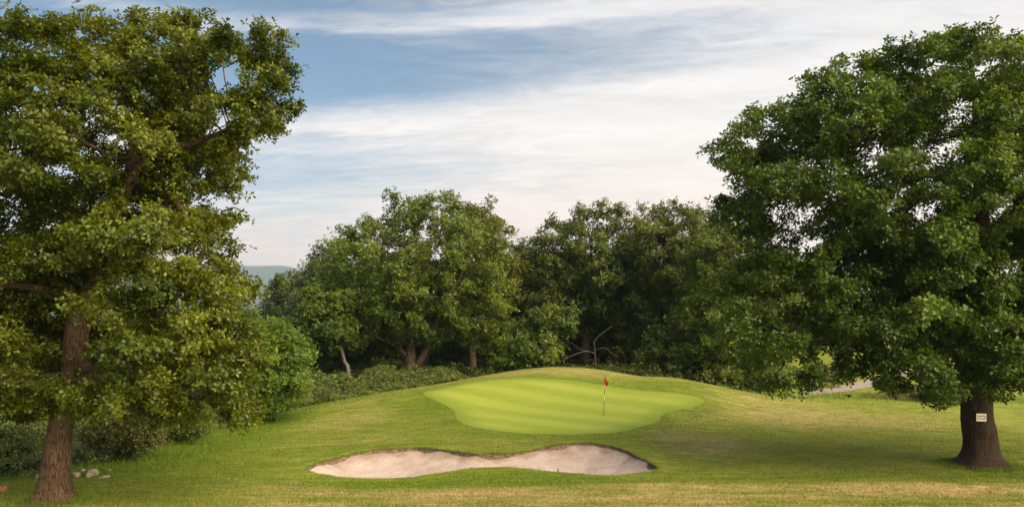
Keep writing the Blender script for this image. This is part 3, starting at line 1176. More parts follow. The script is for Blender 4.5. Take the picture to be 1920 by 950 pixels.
# the two near oaks
left_oak = make_tree(
    'oak_tree', 'large oak with leaning warm-lit trunk beside the stones', 27.5, (103, 938),
    [[(100, 938, 0, .50), (104, 905, 0, .43), (108, 850, 0, .405), (117, 780, .05, .36), (130, 720, .1, .33), (136, 660, .1, .34), (150, 595, .1, .37), (170, 545, .1, .31),
      (195, 470, .2, .27), (215, 390, .3, .23), (235, 300, .5, .18), (240, 200, .6, .11), (250, 120, .6, .06)],
     [(146, 672, .1, .20), (165, 684, -.4, .19), (200, 691, -.9, .17), (238, 678, -1.3, .14), (290, 660, -1.6, .10), (350, 655, -1.8, .06)],
     [(165, 600, .1, .20), (200, 603, .5, .17), (250, 606, 1.0, .13), (330, 590, 1.4, .08)],
     [(205, 430, .2, .19), (240, 380, -.4, .17), (275, 320, -.7, .15), (320, 290, -.8, .12), (390, 270, -.6, .085), (450, 235, -.2, .05)],
     [(195, 470, .2, .17), (250, 440, .4, .15), (300, 405, .2, .13), (317, 375, 0, .11), (350, 400, -.2, .09), (370, 470, -.4, .06)],
     [(200, 480, .2, .20), (140, 420, .9, .16), (60, 350, 1.4, .12), (0, 250, 1.6, .07)],
     [(160, 570, .1, .18), (80, 540, -.6, .14), (0, 540, -1.2, .10), (-80, 560, -1.6, .06)]],
    [(170, 310, 270, 270, 0.2, 4.6, 1.0), (425, 175, 130, 135, 0.3, 2.6, 1.2), (290, 520, 185, 130, -0.6, 3.8, .85), (340, 680, 175, 110, -0.8, 3.4, .85), (170, 520, 130, 60, 2.0, 2.4, 1.2), (130, 640, 150, 90, 2.6, 1.8, 1.0),
     (-70, 400, 240, 270, 0.4, 4.5, .8), (20, 670, 130, 100, -2.0, 2.2, 1.0), (60, 90, 120, 70, 0, 2.5, .7), (270, 80, 120, 75, 0, 2.5, .9), (450, 735, 55, 45, -.8, 1.2, 1.0), (425, 620, 60, 90, -.5, 2.0, 1.2)],
    275, 0.86, 14, M['oak_left'], M['bark'], 66000, 5, 0.142, 11, step=0.30, sig=.18, flare=0.55, min_z=2.0,
    holes=[(165, 620, 85, 95, 1.2, 1.0), (120, 720, 40, 60, 1.5, 1.0), (120, 215, 60, 40, 9, .85), (310, 340, 60, 40, 9, .6)],
    clear=[(152, 600, 45, 52, -.05, .93), (135, 665, 32, 48, -.05, .9), (205, 686, 62, 30, -.7, .95), (300, 315, 55, 34, -.4, .85), (318, 385, 26, 45, .1, .85), (230, 605, 60, 16, .6, .8), (128, 735, 22, 30, 0, .5), (107, 850, 60, 80, 9, 1.0)])

right_oak = make_tree(
    'oak_tree', 'broad dark oak with flared trunk carrying the small arrow sign', 34, (1836, 872),
    [[(1838, 872, 0, .74), (1838, 850, 0, .64), (1837, 820, 0, .585), (1834, 785, 0, .56), (1832, 758, 0, .575), (1828, 720, 0, .57), (1822, 680, .1, .52), (1825, 620, .2, .46),
      (1840, 540, .3, .40), (1850, 440, .4, .31), (1850, 340, .4, .22), (1840, 220, .4, .13), (1835, 130, .4, .06)],
     [(1824, 722, -.1, .36), (1800, 690, -.4, .33), (1775, 640, -.8, .29), (1735, 580, -1.0, .25), (1690, 530, -1.0, .21), (1640, 470, -.8, .17), (1590, 410, -.6, .12), (1560, 340, -.4, .07)],
     [(1760, 615, -.9, .22), (1700, 605, -1.6, .19), (1640, 610, -2.0, .16), (1570, 630, -2.2, .13), (1500, 640, -2.2, .10), (1440, 640, -2.1, .06)],
     [(1842, 530, .3, .30), (1800, 470, .9, .26), (1750, 440, 1.4, .21), (1690, 400, 1.6, .16), (1640, 330, 1.6, .10)],
     [(1846, 480, .3, .26), (1890, 410, .2, .22), (1950, 350, 0, .17), (2020, 290, 0, .10)],
     [(1828, 640, .2, .30), (1880, 590, .6, .26), (1950, 550, .9, .20), (2040, 520, 1.0, .12)]],
    [(1800, 370, 300, 300, 0.0, 5.4, 1.0), (1565, 375, 210, 240, 0.0, 4.4, 1.1), (1590, 190, 85, 75, 0, 2.6, 1.2), (1500, 262, 75, 70, 0, 2.4, 1.3), (1690, 150, 80, 70, 0, 2.6, 1.0), (1475, 560, 130, 135, -0.6, 3.4, 1.0), (1650, 600, 175, 95, -1.6, 3.2, 1.0), (1830, 600, 150, 105, -3.0, 2.2, 1.1),
     (2070, 420, 250, 290, 0, 5.0, .7), (1396, 705, 24, 44, -1.6, 0.6, 1.6), (1478, 730, 18, 40, -1.8, .45, 2.2), (1700, 708, 46, 42, -2.2, 1.0, 1.4), (1835, 705, 85, 48, -1.6, 1.0, 1.8), (1890, 700, 50, 40, -.8, 1.0, 1.2), (1590, 690, 60, 25, -1.4, 1.0, 1.0)],
    330, 1.02, 14, M['oak_right'], M['bark_dark'], 66000, 5, 0.168, 5, step=0.34, sig=.20, flare=0.75, min_z=1.7,
    holes=[(1790, 470, 80, 45, 9, .8), (1660, 420, 55, 35, 9, .7), (1560, 480, 40, 25, 9, .7), (1840, 805, 70, 44, 9, 1.0)], clear=[(1840, 815, 70, 46, 9, 1.0)])


def dead_branch(parent, D, polys, mat, name='dead_branch', thick=1.0):
    ch = []
    for pl in polys:
        pts = np.array([[*(at(px, py, D + dy) - np.array(parent.location)), r * thick] for (px, py, dy, r) in pl])
        pts = resample(catmull(pts, 6), 0.12, False)
        ch.append((pts[:, :3], pts[:, 3], 1))
    o = link(name, tube_mesh(ch, name, lambda r: 6), mat, parent)
    return o


dead_branch(left_oak, 27.5, [[(142, 702, -.2, .035), (160, 672, -.7, .03), (178, 668, -1.0, .022), (205, 678, -1.2, .018), (222, 660, -1.3, .012), (250, 645, -1.4, .007)],
                             [(178, 668, -1.0, .014), (186, 655, -1.2, .010), (196, 640, -1.3, .006)], [(205, 678, -1.2, .012), (170, 702, -1.1, .010), (130, 735, -1.0, .006)],
                             [(140, 690, -.2, .04), (146, 665, -.6, .03), (143, 650, -.8, .02), (137, 640, -.8, .008)]], M['deadwood'])


# the wood behind the green
WOOD = 'trees of the wood behind the green'


def wood_tree(name, label, D, bx, by, lobes, clumps, leaf, bark, ros, L, seed, r0, lean=0, rc=1.25, fork=None, droop=0.0, group=WOOD, k=5, min_z=1.4, **kw):
    ct = lobes[0]
    top = min(l[1] - l[3] for l in lobes)
    s = D / F
    mid = ct[1]
    tr = [[(bx, by, 0, r0 * 1.15), (bx + lean * .15, by - 25, 0, r0), (bx + lean * .4, by * .72 + mid * .28, 0.1, r0 * .86), (bx + lean * .8, by * .35 + mid * .65, .2, r0 * .6),
           (bx * .3 + ct[0] * .7, mid, .2, r0 * .4), (ct[0], mid * .45 + top * .55, .2, r0 * .16)]]
    if fork:
        tr += fork
    return make_tree(name, label, D, (bx, by), tr, lobes, clumps, rc, 7, leaf, bark, ros, k, L, seed, step=0.55, group=group, droop=droop, tip=0.016, flare=0.35, min_z=min_z, sig=0.30, tri=True, **kw)


wood_tree('oak_tree', 'big domed oak with forked pinkish trunk behind the brambles', 70, 770, 719,
          [(775, 520, 165, 130, 0, 6.2), (795, 440, 100, 70, 0, 4.5), (660, 560, 75, 105, -.5, 3.6), (890, 560, 62, 105, -.5, 3.6), (700, 480, 80, 70, -.3, 4)],
          190, M['oak'], M['bark_pink'], 20000, .225, 21, .48, rc=1.3, group=None,
          fork=[[(778, 690, 0, .30), (800, 655, -.4, .26), (815, 620, -.7, .22), (835, 570, -.9, .17), (860, 530, -1, .09)], [(764, 668, 0, .2), (740, 645, -.5, .17), (712, 632, -.9, .13), (680, 600, -1.2, .07)]])
wood_tree('oak_tree', 'oak with crown tinted as if sunlit rising behind the domed oak', 79, 886, 706,
          [(900, 490, 62, 95, 0, 4), (895, 420, 36, 36, 0, 2.5), (930, 560, 45, 90, -.5, 3)], 90, M['oak_sunlit'], M['bark_pink'], 9500, .24, 22, .34, group=None)
wood_tree('birch_tree', 'slender tall tree with dark small-leaved top above the birches', 80, 628, 715,
          [(612, 490, 26, 42, 0, 1.8), (640, 545, 40, 60, 0, 2.4)], 38, M['birch'], M['birch_bark'], 3200, .2, 23, .17, rc=1.0, group=None)
wood_tree('birch_tree', 'drooping grey-green birch beside the valley view', 75, 575, 722,
          [(596, 590, 40, 80, 0, 2.6), (582, 630, 36, 70, 0, 2.4), (600, 525, 24, 30, 0, 1.5)], 75, M['birch'], M['birch_bark'], 8500, .2, 24, .2, rc=1.0, droop=0.45, group=None)
wood_tree('birch_tree', 'thin birch with pale leaning bare stem above the brambles', 66, 656, 713,
          [(618, 590, 48, 50, 0, 2.4), (600, 650, 28, 50, 0.6, 2.0)], 45, M['oak'], M['birch_bark'], 5500, .2, 25, .16, lean=-26, rc=1.0, group=None, min_z=3.5)
wood_tree('oak_tree', 'dull green oak with open crown in the middle of the wood', 80, 1098, 702,
          [(1110, 500, 92, 105, 0, 5), (1035, 520, 62, 95, 0, 4), (1130, 420, 58, 38, 0, 3), (1165, 560, 50, 80, -.5, 3)], 140, M['oak_dull'], M['bark_dark'], 14500, .235, 26, .42, group=None, rc=1.3,
          fork=[[(1098, 620, 0, .26), (1085, 560, -.4, .22), (1070, 500, -.6, .14)], [(1102, 600, 0, .26), (1130, 550, .3, .2), (1150, 500, .4, .1)]])
wood_tree('oak_tree', 'tall oak with rounded twin top near the broad dark oak', 77, 1246, 696,
          [(1265, 490, 98, 100, 0, 5), (1240, 420, 45, 38, 0, 3), (1295, 430, 50, 38, 0, 3), (1230, 580, 60, 80, -.6, 3)], 140, M['oak_mid'], M['bark_dark'], 14500, .235, 27, .4, group=None, rc=1.3)
wood_tree('oak_tree', 'leafy oak at the wood edge partly behind the broad dark oak', 68, 1352, 705,
          [(1350, 560, 68, 130, 0, 3.8), (1330, 620, 50, 80, -.8, 2.6), (1380, 480, 60, 70, .4, 3.4), (1430, 580, 60, 110, .6, 3.2)], 120, M['oak'], M['bark_dark'], 13000, .225, 28, .34, group=None, min_z=.9)
wood_tree('oak_tree', 'small-topped oak in the notch between the domed oak and the open oak', 84, 968, 702,
          [(972, 560, 48, 85, 0, 3.6), (970, 485, 30, 30, 0, 2.2)], 60, M['oak_dull'], M['bark_dark'], 5200, .25, 29, .26, group=None)
wood_tree('beech_shrub', 'low spreading leafy shrub under the open oak', 67, 1000, 705,
          [(1000, 648, 62, 42, 0, 2.2), (975, 675, 50, 30, -.4, 1.6), (1040, 610, 40, 30, .4, 1.6)], 48, M['oak'], M['bark_dark'], 4000, .22, 30, .12, group=None, rc=.9, min_z=.5, cat='shrub')
wood_tree('holly_shrub', 'dark shrub at the foot of the twin-topped oak', 70, 1300, 706,
          [(1305, 660, 55, 40, 0, 2.0), (1250, 650, 40, 36, .5, 1.6)], 40, M['oak_dull'], M['bark_dark'], 3200, .21, 31, .1, group=None, rc=.9, min_z=.4, cat='shrub')
wood_tree('oak_tree', 'stout dull oak standing between the thin birch and the domed oak', 78, 690, 716,
          [(690, 590, 70, 70, 0, 3.4), (640, 640, 50, 60, 0, 2.6)], 60, M['oak_dull'], M['bark_dark'], 4800, .25, 32, .28, group=None)
young = wood_tree('young_tree', 'fresh green young tree standing where the brambles begin', 47.5, 515, 768,
                  [(512, 680, 58, 62, 0, 2.0), (535, 700, 42, 55, -.4, 1.5), (500, 635, 36, 30, 0, 1.2), (515, 738, 60, 26, -.3, 1.6)], 105, M['fresh'], M['bark_dark'], 8500, .15, 33, .07, rc=.62, group=None, min_z=.4)

# deep trees: copies of one tree farther in
proto = wood_tree('oak_tree', 'shaded oak deep in the wood behind the low spreading shrub', 96, 1000, 690,
                  [(1000, 560, 75, 85, 0, 4.6), (985, 630, 60, 60, 0, 3.6), (1035, 520, 45, 40, 0, 3)], 90, M['oak_dull'], M['bark_dark'], 6500, .30, 41, .3, group='deep trees of the wood', min_z=1.2)


def copy_tree(src, loc, rz, sc, label=None, group=None, mat=None):
    c = src.copy()
    COL.objects.link(c)
    c.location = loc
    c.rotation_euler = (0, 0, rz)
    c.scale = (sc, sc, sc)
    if label:
        c['label'] = label
    if group:
        c['group'] = group
    elif 'group' in c:
        del c['group']
    for ch in src.children:
        d = ch.copy()
        COL.objects.link(d)
        d.parent = c
        if mat and ch.name.split('.')[0] == 'crown':
            d.material_slots[0].link = 'OBJECT'
            d.material_slots[0].material = mat
    return c


_r = random.Random(4)
for i, (px, D) in enumerate([(560, 98), (620, 92), (690, 100), (740, 90), (810, 97), (850, 88), (920, 94), (960, 104), (1050, 90), (1085, 101), (1130, 92), (1180, 88), (1215, 100),
                             (1270, 92), (1330, 97), (1385, 90), (1440, 99), (1500, 108)]):
    q = at(px, 600, D)
    lb = 'shaded oak deep in the wood behind the ' + ('birches' if px < 700 else 'domed oak' if px < 900 else 'low spreading shrub' if px < 1060 else 'dead tree' if px < 1200
                                                      else 'twin-topped oak' if px < 1300 else 'leafy oak at the wood edge')
    copy_tree(proto, (q[0], D, float(H0(q[0], D))), _r.uniform(0, 6.28), _r.uniform(0.86, 1.06), lb, group='deep trees of the wood')

# trees beyond the course, on the right under and behind the broad oak
for i, (px, D, sc, lb) in enumerate([(1560, 125, .78, 'sunlit tree beyond the far green'), (1700, 150, .78, 'sunlit tree beyond the far green'), (1800, 165, .9, 'sunlit tree beyond the far green'),
                                     (1905, 160, .62, 'tree beyond the dry field behind the sign oak'), (1990, 170, .8, 'tree beyond the dry field behind the sign oak')]):
    q = at(px, 600, D)
    copy_tree(proto, (q[0], D, float(H0(q[0], D))), _r.uniform(0, 6.28), sc, lb, 'trees beyond the far green', M['oak_sunlit'])  # crowns recoloured: the sunlight on these trees is in their leaf tint
# mid-distance trees in the valley gap
for i, (px, py, D, sc) in enumerate([(478, 604, 190, .5), (508, 600, 230, .55), (530, 596, 260, .6), (460, 600, 260, .7), (552, 600, 210, .6), (495, 590, 420, .7), (520, 588, 520, .8), (440, 595, 330, .8)]):
    q = at(px, 600, D)
    copy_tree(proto, (q[0], D, float(H0(q[0], D)) - 1.0), _r.uniform(0, 6.28), sc, 'small tree down in the valley gap', 'trees in the valley gap', M['birch'])
# trees behind the left-hand oak
for i, (px, D, sc) in enumerate([(20, 62, .52), (150, 58, .5), (260, 66, .62), (340, 60, .5), (420, 70, .6), (-80, 60, .62), (440, 58, .42)]):
    q = at(px, 700, D)
    copy_tree(proto, (q[0], D, float(H0(q[0], D))), _r.uniform(0, 6.28), sc, 'scrubby tree in the belt behind the leaning oak', 'scrub trees behind the leaning oak', M['oak_left'] if i % 2 else M['oak'])


def dead_tree():
    D = 66.5
    b = at(1116, 700, D)
    b[2] = float(H0(b[0], b[1]))
    root = empty('dead_tree', tuple(b), 'dead tree with bare bleached boughs at the wood edge', 'tree')
    q = [[(1117, 704, 0, .13), (1116, 680, 0, .12), (1115, 655, 0, .11), (1113, 640, 0, .09)]]
    dead_branch(root, D, q, M['bark_dark'], 'trunk', .7)
    for pl in ([(1113, 645, 0, .075), (1120, 632, -.2, .062), (1132, 622, -.3, .05), (1142, 615, -.3, .04), (1149, 610, -.3, .02)],
               [(1116, 656, 0, .06), (1128, 652, -.3, .05), (1139, 654, -.4, .04), (1146, 662, -.5, .03), (1158, 668, -.6, .015)],
               [(1116, 662, 0, .07), (1100, 658, -.4, .065), (1086, 661, -.7, .055), (1066, 669, -.9, .05), (1047, 679, -1, .035)],
               [(1098, 658, -.4, .04), (1084, 652, -.5, .035), (1070, 642, -.6, .03), (1042, 641, -.7, .02)],
               ):
        dead_branch(root, D, [pl], M['deadwood'], 'bough', .4)


dead_tree()


# ------------------------------------------------------------------ bushes, brambles, undergrowth
def make_bush(name, label, px, D, w, h, leaf, n, L, seed, group=None, lumps=14, dep=None):
    rng = np.random.default_rng(seed)
    b = at(px, 700, D)
    b[2] = float(H0(b[0], b[1]))
    root = empty(name, tuple(b), label, 'bush', group)
    dep = dep or w * 0.8
    lc = np.stack([rng.uniform(-.7, .7, lumps) * w, rng.uniform(-.7, .7, lumps) * dep, np.zeros(lumps)], 1)
    lc[:, 2] = h * (0.30 + 0.50 * (1 - (lc[:, 0] / w) ** 2 * .8 - (lc[:, 1] / dep) ** 2 * .6)) * rng.uniform(.75, 1.1, lumps)
    lr = h * rng.uniform(.22, .38, lumps)
    ch = []
    for c in lc:
        p = np.array([[c[0] * .2, c[1] * .2, -.05], [c[0] * .5, c[1] * .5, c[2] * .5], [c[0], c[1], c[2]]]) + rng.normal(0, .04, (3, 3))
        p = resample(np.column_stack([catmull(p, 4)]), .2, False)
        if len(p) > 1:
            ch.append((p, np.linspace(.025, .008, len(p)), 0))
    link('stems', tube_mesh(ch, 'stems', lambda r: 5), M['bark_dark'], root)
    i = rng.integers(0, lumps, n)
    d = rng.normal(0, 1, (n, 3))
    d /= np.linalg.norm(d, axis=1)[:, None]
    pos = lc[i] + d * (rng.uniform(.3, 1.1, (n, 1)) ** .6) * lr[i][:, None] * np.array([1.25, 1.25, 1])
    ok = pos[:, 2] > .02
    pos, d, i = pos[ok], d[ok], i[ok]
    tint = np.clip(rng.normal(.45, .14, lumps)[i] + rng.normal(0, .1, len(i)), 0, 1)
    tag(link('foliage', leaf_mesh(rng, 'foliage', pos, d * .7 + np.array([0, 0, .6]), tint, 4, L, tri=D > 42), leaf, root), kind='stuff')
    return root


make_bush('bush', 'olive-leaved bush beside the trunk of the leaning oak, above the stones', 235, 35.5, 1.7, 1.75, M['olive'], 4200, .11, 51)
make_bush('bush', 'dense low bush around the old fence posts', 25, 34.5, 1.5, 1.3, M['bramble'], 2800, .10, 52)
make_bush('bush', 'dark bush filling the gap between the olive bush and the grass strip', 330, 40.5, 1.9, 1.6, M['oak_left'], 3600, .11, 53)
make_bush('bush', 'bush tucked under the drooping boughs of the leaning oak beside the young tree', 440, 47, 1.8, 1.7, M['olive'], 3200, .12, 54)
make_bush('bush', 'tall dark bush far behind the fence post', 60, 44, 3.0, 2.6, M['oak_left'], 4800, .14, 55)
make_bush('bush', 'tall dark bush behind the olive-leaved bush', 200, 47, 3.0, 2.8, M['oak_left'], 4800, .14, 56)
make_bush('bush', 'pale leafy bush beside the end of the gravel path', 1665, 62, 1.4, 1.1, M['olive'], 2600, .14, 57)
make_bush('bush', 'low pale leafy bush among the weeds behind the sign oak', 1760, 57, 1.5, 1.0, M['olive'], 2800, .13, 58)
make_bush('bush', 'bush behind the gravel path at the wood corner', 1420, 66, 2.0, 1.8, M['oak'], 2600, .16, 60)
make_bush('bush', 'sunlit bush on the far side of the path bend', 1530, 70, 1.9, 1.6, M['olive'], 2400, .16, 61)
make_bush('bush', 'light green sprouting plant rising from the brambles', 716, 63, .9, 1.7, M['fresh'], 900, .16, 62, lumps=7)
make_bush('bush', 'small light green plant beside the domed oak trunk', 830, 66, .8, 1.3, M['fresh'], 700, .16, 63, lumps=7)


def cover(name, label, poly_px, hmin, hmax, n, L, leaf, seed, k=4, world=None):
    """ground cover: leaves over a hummocky surface"""
    rng = np.random.default_rng(seed)
    poly = np.array(world if world is not None else [hit(*p)[:2] for p in poly_px])
    x0, y0 = poly.min(0)
    x1, y1 = poly.max(0)
    X, Y = rng.uniform(x0, x1, n * 4), rng.uniform(y0, y1, n * 4)
    s = sdf(poly, X, Y)
    ok = s < 0
    X, Y, s = X[ok][:n], Y[ok][:n], s[ok][:n]
    top = hmin + (hmax - hmin) * np.clip(fbm(X * .42, Y * .42, seed, 4) * 2.6 - .75, 0, 1.25) + .25 * fbm(X * 2.2, Y * 2.2, seed + 2, 2)
    top = top * (0.25 + .75 * smooth(0, 1.2, -s))
    z = H0(X, Y) + top * rng.uniform(.35, 1.06, len(X)) ** .5
    pos = np.stack([X, Y, z], 1)
    ax = rng.normal(0, .5, pos.shape) + np.array([0, -.35, .8])
    tint = np.clip(fbm(X * 1.4, Y * 1.4, seed + 5, 3) * 1.5 - .3 + rng.normal(0, .1, len(X)), 0, 1)
    return tag(link(name, leaf_mesh(rng, name, pos, ax, tint, k, L, tri=True), leaf), label, kind='stuff')


_wp = lambda pts: [at(px, 700, D)[:2] for px, D in pts]
cover('brambles', 'low bramble thicket along the foot of the wood', None, .12, 1.25, 17000, .15, M['bramble'], 71,
      world=_wp([(500, 52), (560, 52.5), (640, 56), (720, 59), (800, 62), (880, 66), (880, 70), (780, 69), (650, 66), (560, 63), (480, 58)]))
cover('undergrowth', 'dark undergrowth between the trunks of the wood', None, .25, .95, 10000, .26, M['oak_dull'], 72,
      world=_wp([(560, 66), (780, 72), (900, 72), (1100, 70), (1250, 66.5), (1400, 64), (1480, 70), (1500, 86), (540, 88)]))
cover('undergrowth', 'tall dark undergrowth at the far side of the wood', None, 2.2, 4.2, 7000, .5, M['oak_dull'], 75,
      world=_wp([(470, 104), (800, 106), (1200, 106), (1520, 104), (1540, 112), (1200, 113), (800, 113), (460, 111)]))
cover('undergrowth', 'weedy undergrowth round the foot of the leaning oak belt', None, .2, .7, 11000, .11, M['bramble'], 73,
      world=[(-24, 30.5), (-17.6, 31), (-16.0, 34), (-15.4, 38), (-15, 44), (-14.6, 50), (-30, 50), (-34, 38)])
cover('undergrowth', 'light weeds along the grass edge behind the sign oak', None, .02, .40, 5000, .12, M['olive'], 74,
      world=_wp([(1610, 60), (1700, 57.5), (1790, 55.5), (1850, 57), (1800, 62), (1700, 68)]))


# ------------------------------------------------------------------ grass
def blades(name, label, n, region, hgt, wid, seed, mat, dens=None, shift=0.0):
    rng = np.random.default_rng(seed)
    # more blades where they show larger: distance drawn with a bias to the near side
    t = rng.uniform(0, 1, n)
    y = 1 / (1 / region[2] + (1 / region[3] - 1 / region[2]) * t)
    x = rng.uniform(-1, 1, n) * 0.64 * y
    x = np.clip(x, region[0], region[1])
    ok = (x > region[0]) & (x < region[1])
    x, y = x[ok], y[ok]
    ok = (sdf(GREEN, x, y) > 0.05) & (sdf(BUNK, x, y) > -0.01)
    x, y = x[ok], y[ok]
    if dens is not None:
        ok = rng.uniform(0, 1, len(x)) < dens(x, y)
        x, y = x[ok], y[ok]
    n = len(x)
    z = H0(x, y)
    tuft = fbm(x * 1.3, y * 1.3, seed, 3)
    h = hgt * (0.45 + 1.1 * tuft) * rng.uniform(.6, 1.3, n)
    a = rng.uniform(0, math.pi, n)
    w = wid * rng.uniform(.7, 1.3, n)
    ln = rng.normal(0, .45, (n, 2)) * h[:, None]
    b0 = np.stack([x - np.cos(a) * w, y - np.sin(a) * w, z - .005], 1)
    b1 = np.stack([x + np.cos(a) * w, y + np.sin(a) * w, z - .005], 1)
    tp = np.stack([x + ln[:, 0], y + ln[:, 1], z + h], 1)
    V = np.stack([b0, b1, tp], 1).reshape(-1, 3)
    me = raw_mesh(name, V, np.arange(n * 3).reshape(-1, 3))
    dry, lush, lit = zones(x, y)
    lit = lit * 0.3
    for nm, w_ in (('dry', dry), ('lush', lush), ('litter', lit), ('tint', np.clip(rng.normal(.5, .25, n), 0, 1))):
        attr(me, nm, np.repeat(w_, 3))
    return tag(link(name, me, mat), label, kind='stuff')


blades('lawn_grass', 'short mown grass blades over the fairway and mound', 215000, (-19, 26, 25.2, 64), .055, .015, 81, M['blade'],
       dens=lambda x, y: (x > left_edge(y) - .5) * 1.0)
blades('rough_grass', 'longer rough grass along the scrub edge', 90000, (-24, -5, 29, 60), .20, .012, 82, M['rough'],
       dens=lambda x, y: np.exp(-((x - left_edge(y) + .3) / (1.0 + 0.02 * y)) ** 2) * (y > 29.5))
blades('rough_grass', 'longer rough grass on the far edge of the lawn', 60000, (14, 40, 50, 66), .28, .02, 83, M['rough'],
       dens=lambda x, y: np.exp(-((y - (62.5 - .22 * (x - 14))) / 2.2) ** 2) * (x > 16))


def rim_grass():
    rng = np.random.default_rng(95)
    n = 9000
    i = rng.integers(0, len(BUNK), n)
    t = rng.uniform(0, 1, (n, 1))
    p = BUNK[i] * (1 - t) + BUNK[(i + 1) % len(BUNK)] * t
    p = p + rng.normal(0, .035, p.shape)
    e = 0.05
    gx = (sdf(BUNK, p[:, 0] + e, p[:, 1]) - sdf(BUNK, p[:, 0] - e, p[:, 1])) / (2 * e)
    gy = (sdf(BUNK, p[:, 0], p[:, 1] + e) - sdf(BUNK, p[:, 0], p[:, 1] - e)) / (2 * e)
    z = H0(p[:, 0], p[:, 1]) + .01
    h = .075 * rng.uniform(.3, 1.3, n) * (0.3 + 1.4 * vnoise(p[:, 0] * 2.5, p[:, 1] * 2.5, 6))
    a = rng.uniform(0, 3.14, n)
    w = .011
    V = np.stack([np.stack([p[:, 0] - np.cos(a) * w, p[:, 1] - np.sin(a) * w, z], 1), np.stack([p[:, 0] + np.cos(a) * w, p[:, 1] + np.sin(a) * w, z], 1),
                  np.stack([p[:, 0] - gx * h * .8, p[:, 1] - gy * h * .8, z + h * rng.uniform(-.9, .7, n)], 1)], 1).reshape(-1, 3)
    me = raw_mesh('rim_grass', V, np.arange(n * 3).reshape(-1, 3))
    for nm, w_ in zip(('dry', 'lush', 'litter'), zones(p[:, 0], p[:, 1])):
        attr(me, nm, np.repeat(w_, 3))
    attr(me, 'tint', np.repeat(np.clip(rng.normal(.4, .25, n), 0, 1), 3))
    tag(link('rim_grass', me, M['blade']), 'ragged grass hanging over the lip of the bunker', kind='stuff')


rim_grass()


def root_tufts(seed, c, r, n):
    rng = np.random.default_rng(seed)
    a = rng.uniform(0, 6.283, n)
    q = r * rng.uniform(.8, 1.5, n)
    x, y = c[0] + q * np.cos(a), c[1] + q * np.sin(a)
    z = H0(x, y)
    h = .16 * rng.uniform(.4, 1.2, n)
    aa = rng.uniform(0, 3.14, n)
    w = .010
    ln = rng.normal(0, .3, (n, 2)) * h[:, None]
    V = np.stack([np.stack([x - np.cos(aa) * w, y - np.sin(aa) * w, z - .01], 1), np.stack([x + np.cos(aa) * w, y + np.sin(aa) * w, z - .01], 1),
                  np.stack([x + ln[:, 0], y + ln[:, 1], z + h], 1)], 1).reshape(-1, 3)
    me = raw_mesh('tuft_grass', V, np.arange(n * 3).reshape(-1, 3))
    for nm, v in (('dry', 0.05), ('lush', 0.6), ('litter', 0)):
        attr(me, nm, np.full(n * 3, v))
    attr(me, 'tint', np.repeat(np.clip(rng.normal(.4, .2, n), 0, 1), 3))
    return tag(link('tuft_grass', me, M['rough']), 'taller grass tufts round the foot of %s' % ('the sign oak' if c[0] > 0 else 'the leaning oak'), kind='stuff')


root_tufts(91, np.array(right_oak.location)[:2], 1.05, 3500)
root_tufts(92, np.array(left_oak.location)[:2], .72, 2500)


# ------------------------------------------------------------------ flag, sign, stones, posts
def box(name, mat, parent, loc, size, rot=(0, 0, 0), bev=0.0):
    import bmesh
    bm = bmesh.new()
    bmesh.ops.create_cube(bm, size=1)
    for v in bm.verts:
        v.co.x *= size[0]
        v.co.y *= size[1]
        v.co.z *= size[2]
    if bev:
        bmesh.ops.bevel(bm, geom=bm.edges[:], offset=bev, segments=2, affect='EDGES')
    me = bpy.data.meshes.new(name)
    bm.to_mesh(me)
    bm.free()
    o = link(name, me, mat, parent)
    o.location = loc
    o.rotation_euler = rot
    return o


def build_flag():
    p = hit(1132, 778)
    p[2] += 0.02
    root = empty('flagstick', tuple(p), 'golf flagstick with small red flag standing in the hole on the green', 'flag')
    root.rotation_euler = (0, math.radians(2.2), 0)
    zz = [(-.10, .74, 'black'), (.74, 1.04, 'white'), (1.04, 1.38, 'black'), (1.38, 1.60, 'white'), (1.60, 2.02, 'black')]
    for a, b, c in zz:
        t = np.linspace(a, b, 3)
        link('pole_section', tube_mesh([(np.stack([t * 0, t * 0, t], 1), np.full(3, .0135), 0)], 'pole_section', lambda r: 10), M[c], root)
    # limp flag hanging in folds
    nu, nv = 9, 12
    u, v = np.meshgrid(np.linspace(0, 1, nu), np.linspace(0, 1, nv))
    wdt = .02 + .25 * np.sin(np.clip(v, 0, 1) * 2.2) ** 1.1 * (1 - .35 * v)
    x = .012 + u * wdt - .07 * v * u - .02 * np.sin(v * 5)
    y = .045 * np.sin(u * 9 + v * 2) * u
    z = 2.02 - v * .46 - .10 * u * (1 - v * .4)
    V = np.stack([x.ravel(), y.ravel(), z.ravel()], 1)
    V2 = V + np.array([0, .004, 0])
    i = np.arange(nu * nv).reshape(nv, nu)
    f = np.stack([i[:-1, :-1].ravel(), i[:-1, 1:].ravel(), i[1:, 1:].ravel(), i[1:, :-1].ravel()], 1)
    link('flag', raw_mesh('flag', np.vstack([V, V2]), np.vstack([f, f[:, ::-1] + nu * nv]), True), M['red'], root)
    # hole rim
    a = np.linspace(0, 6.283, 25)[:-1]
    V = np.vstack([np.stack([np.cos(a) * r, np.sin(a) * r, np.full(24, h)], 1) for r, h in ((.062, .004), (.054, .006), (.053, -.10), (.001, -.10))])
    i = np.arange(96).reshape(4, 24)
    f = np.vstack([np.stack([i[k], np.roll(i[k], -1), np.roll(i[k + 1], -1), i[k + 1]], 1) for k in range(3)])
    link('hole_cup', raw_mesh('hole_cup', V, f, True), M['black'], root)


build_flag()


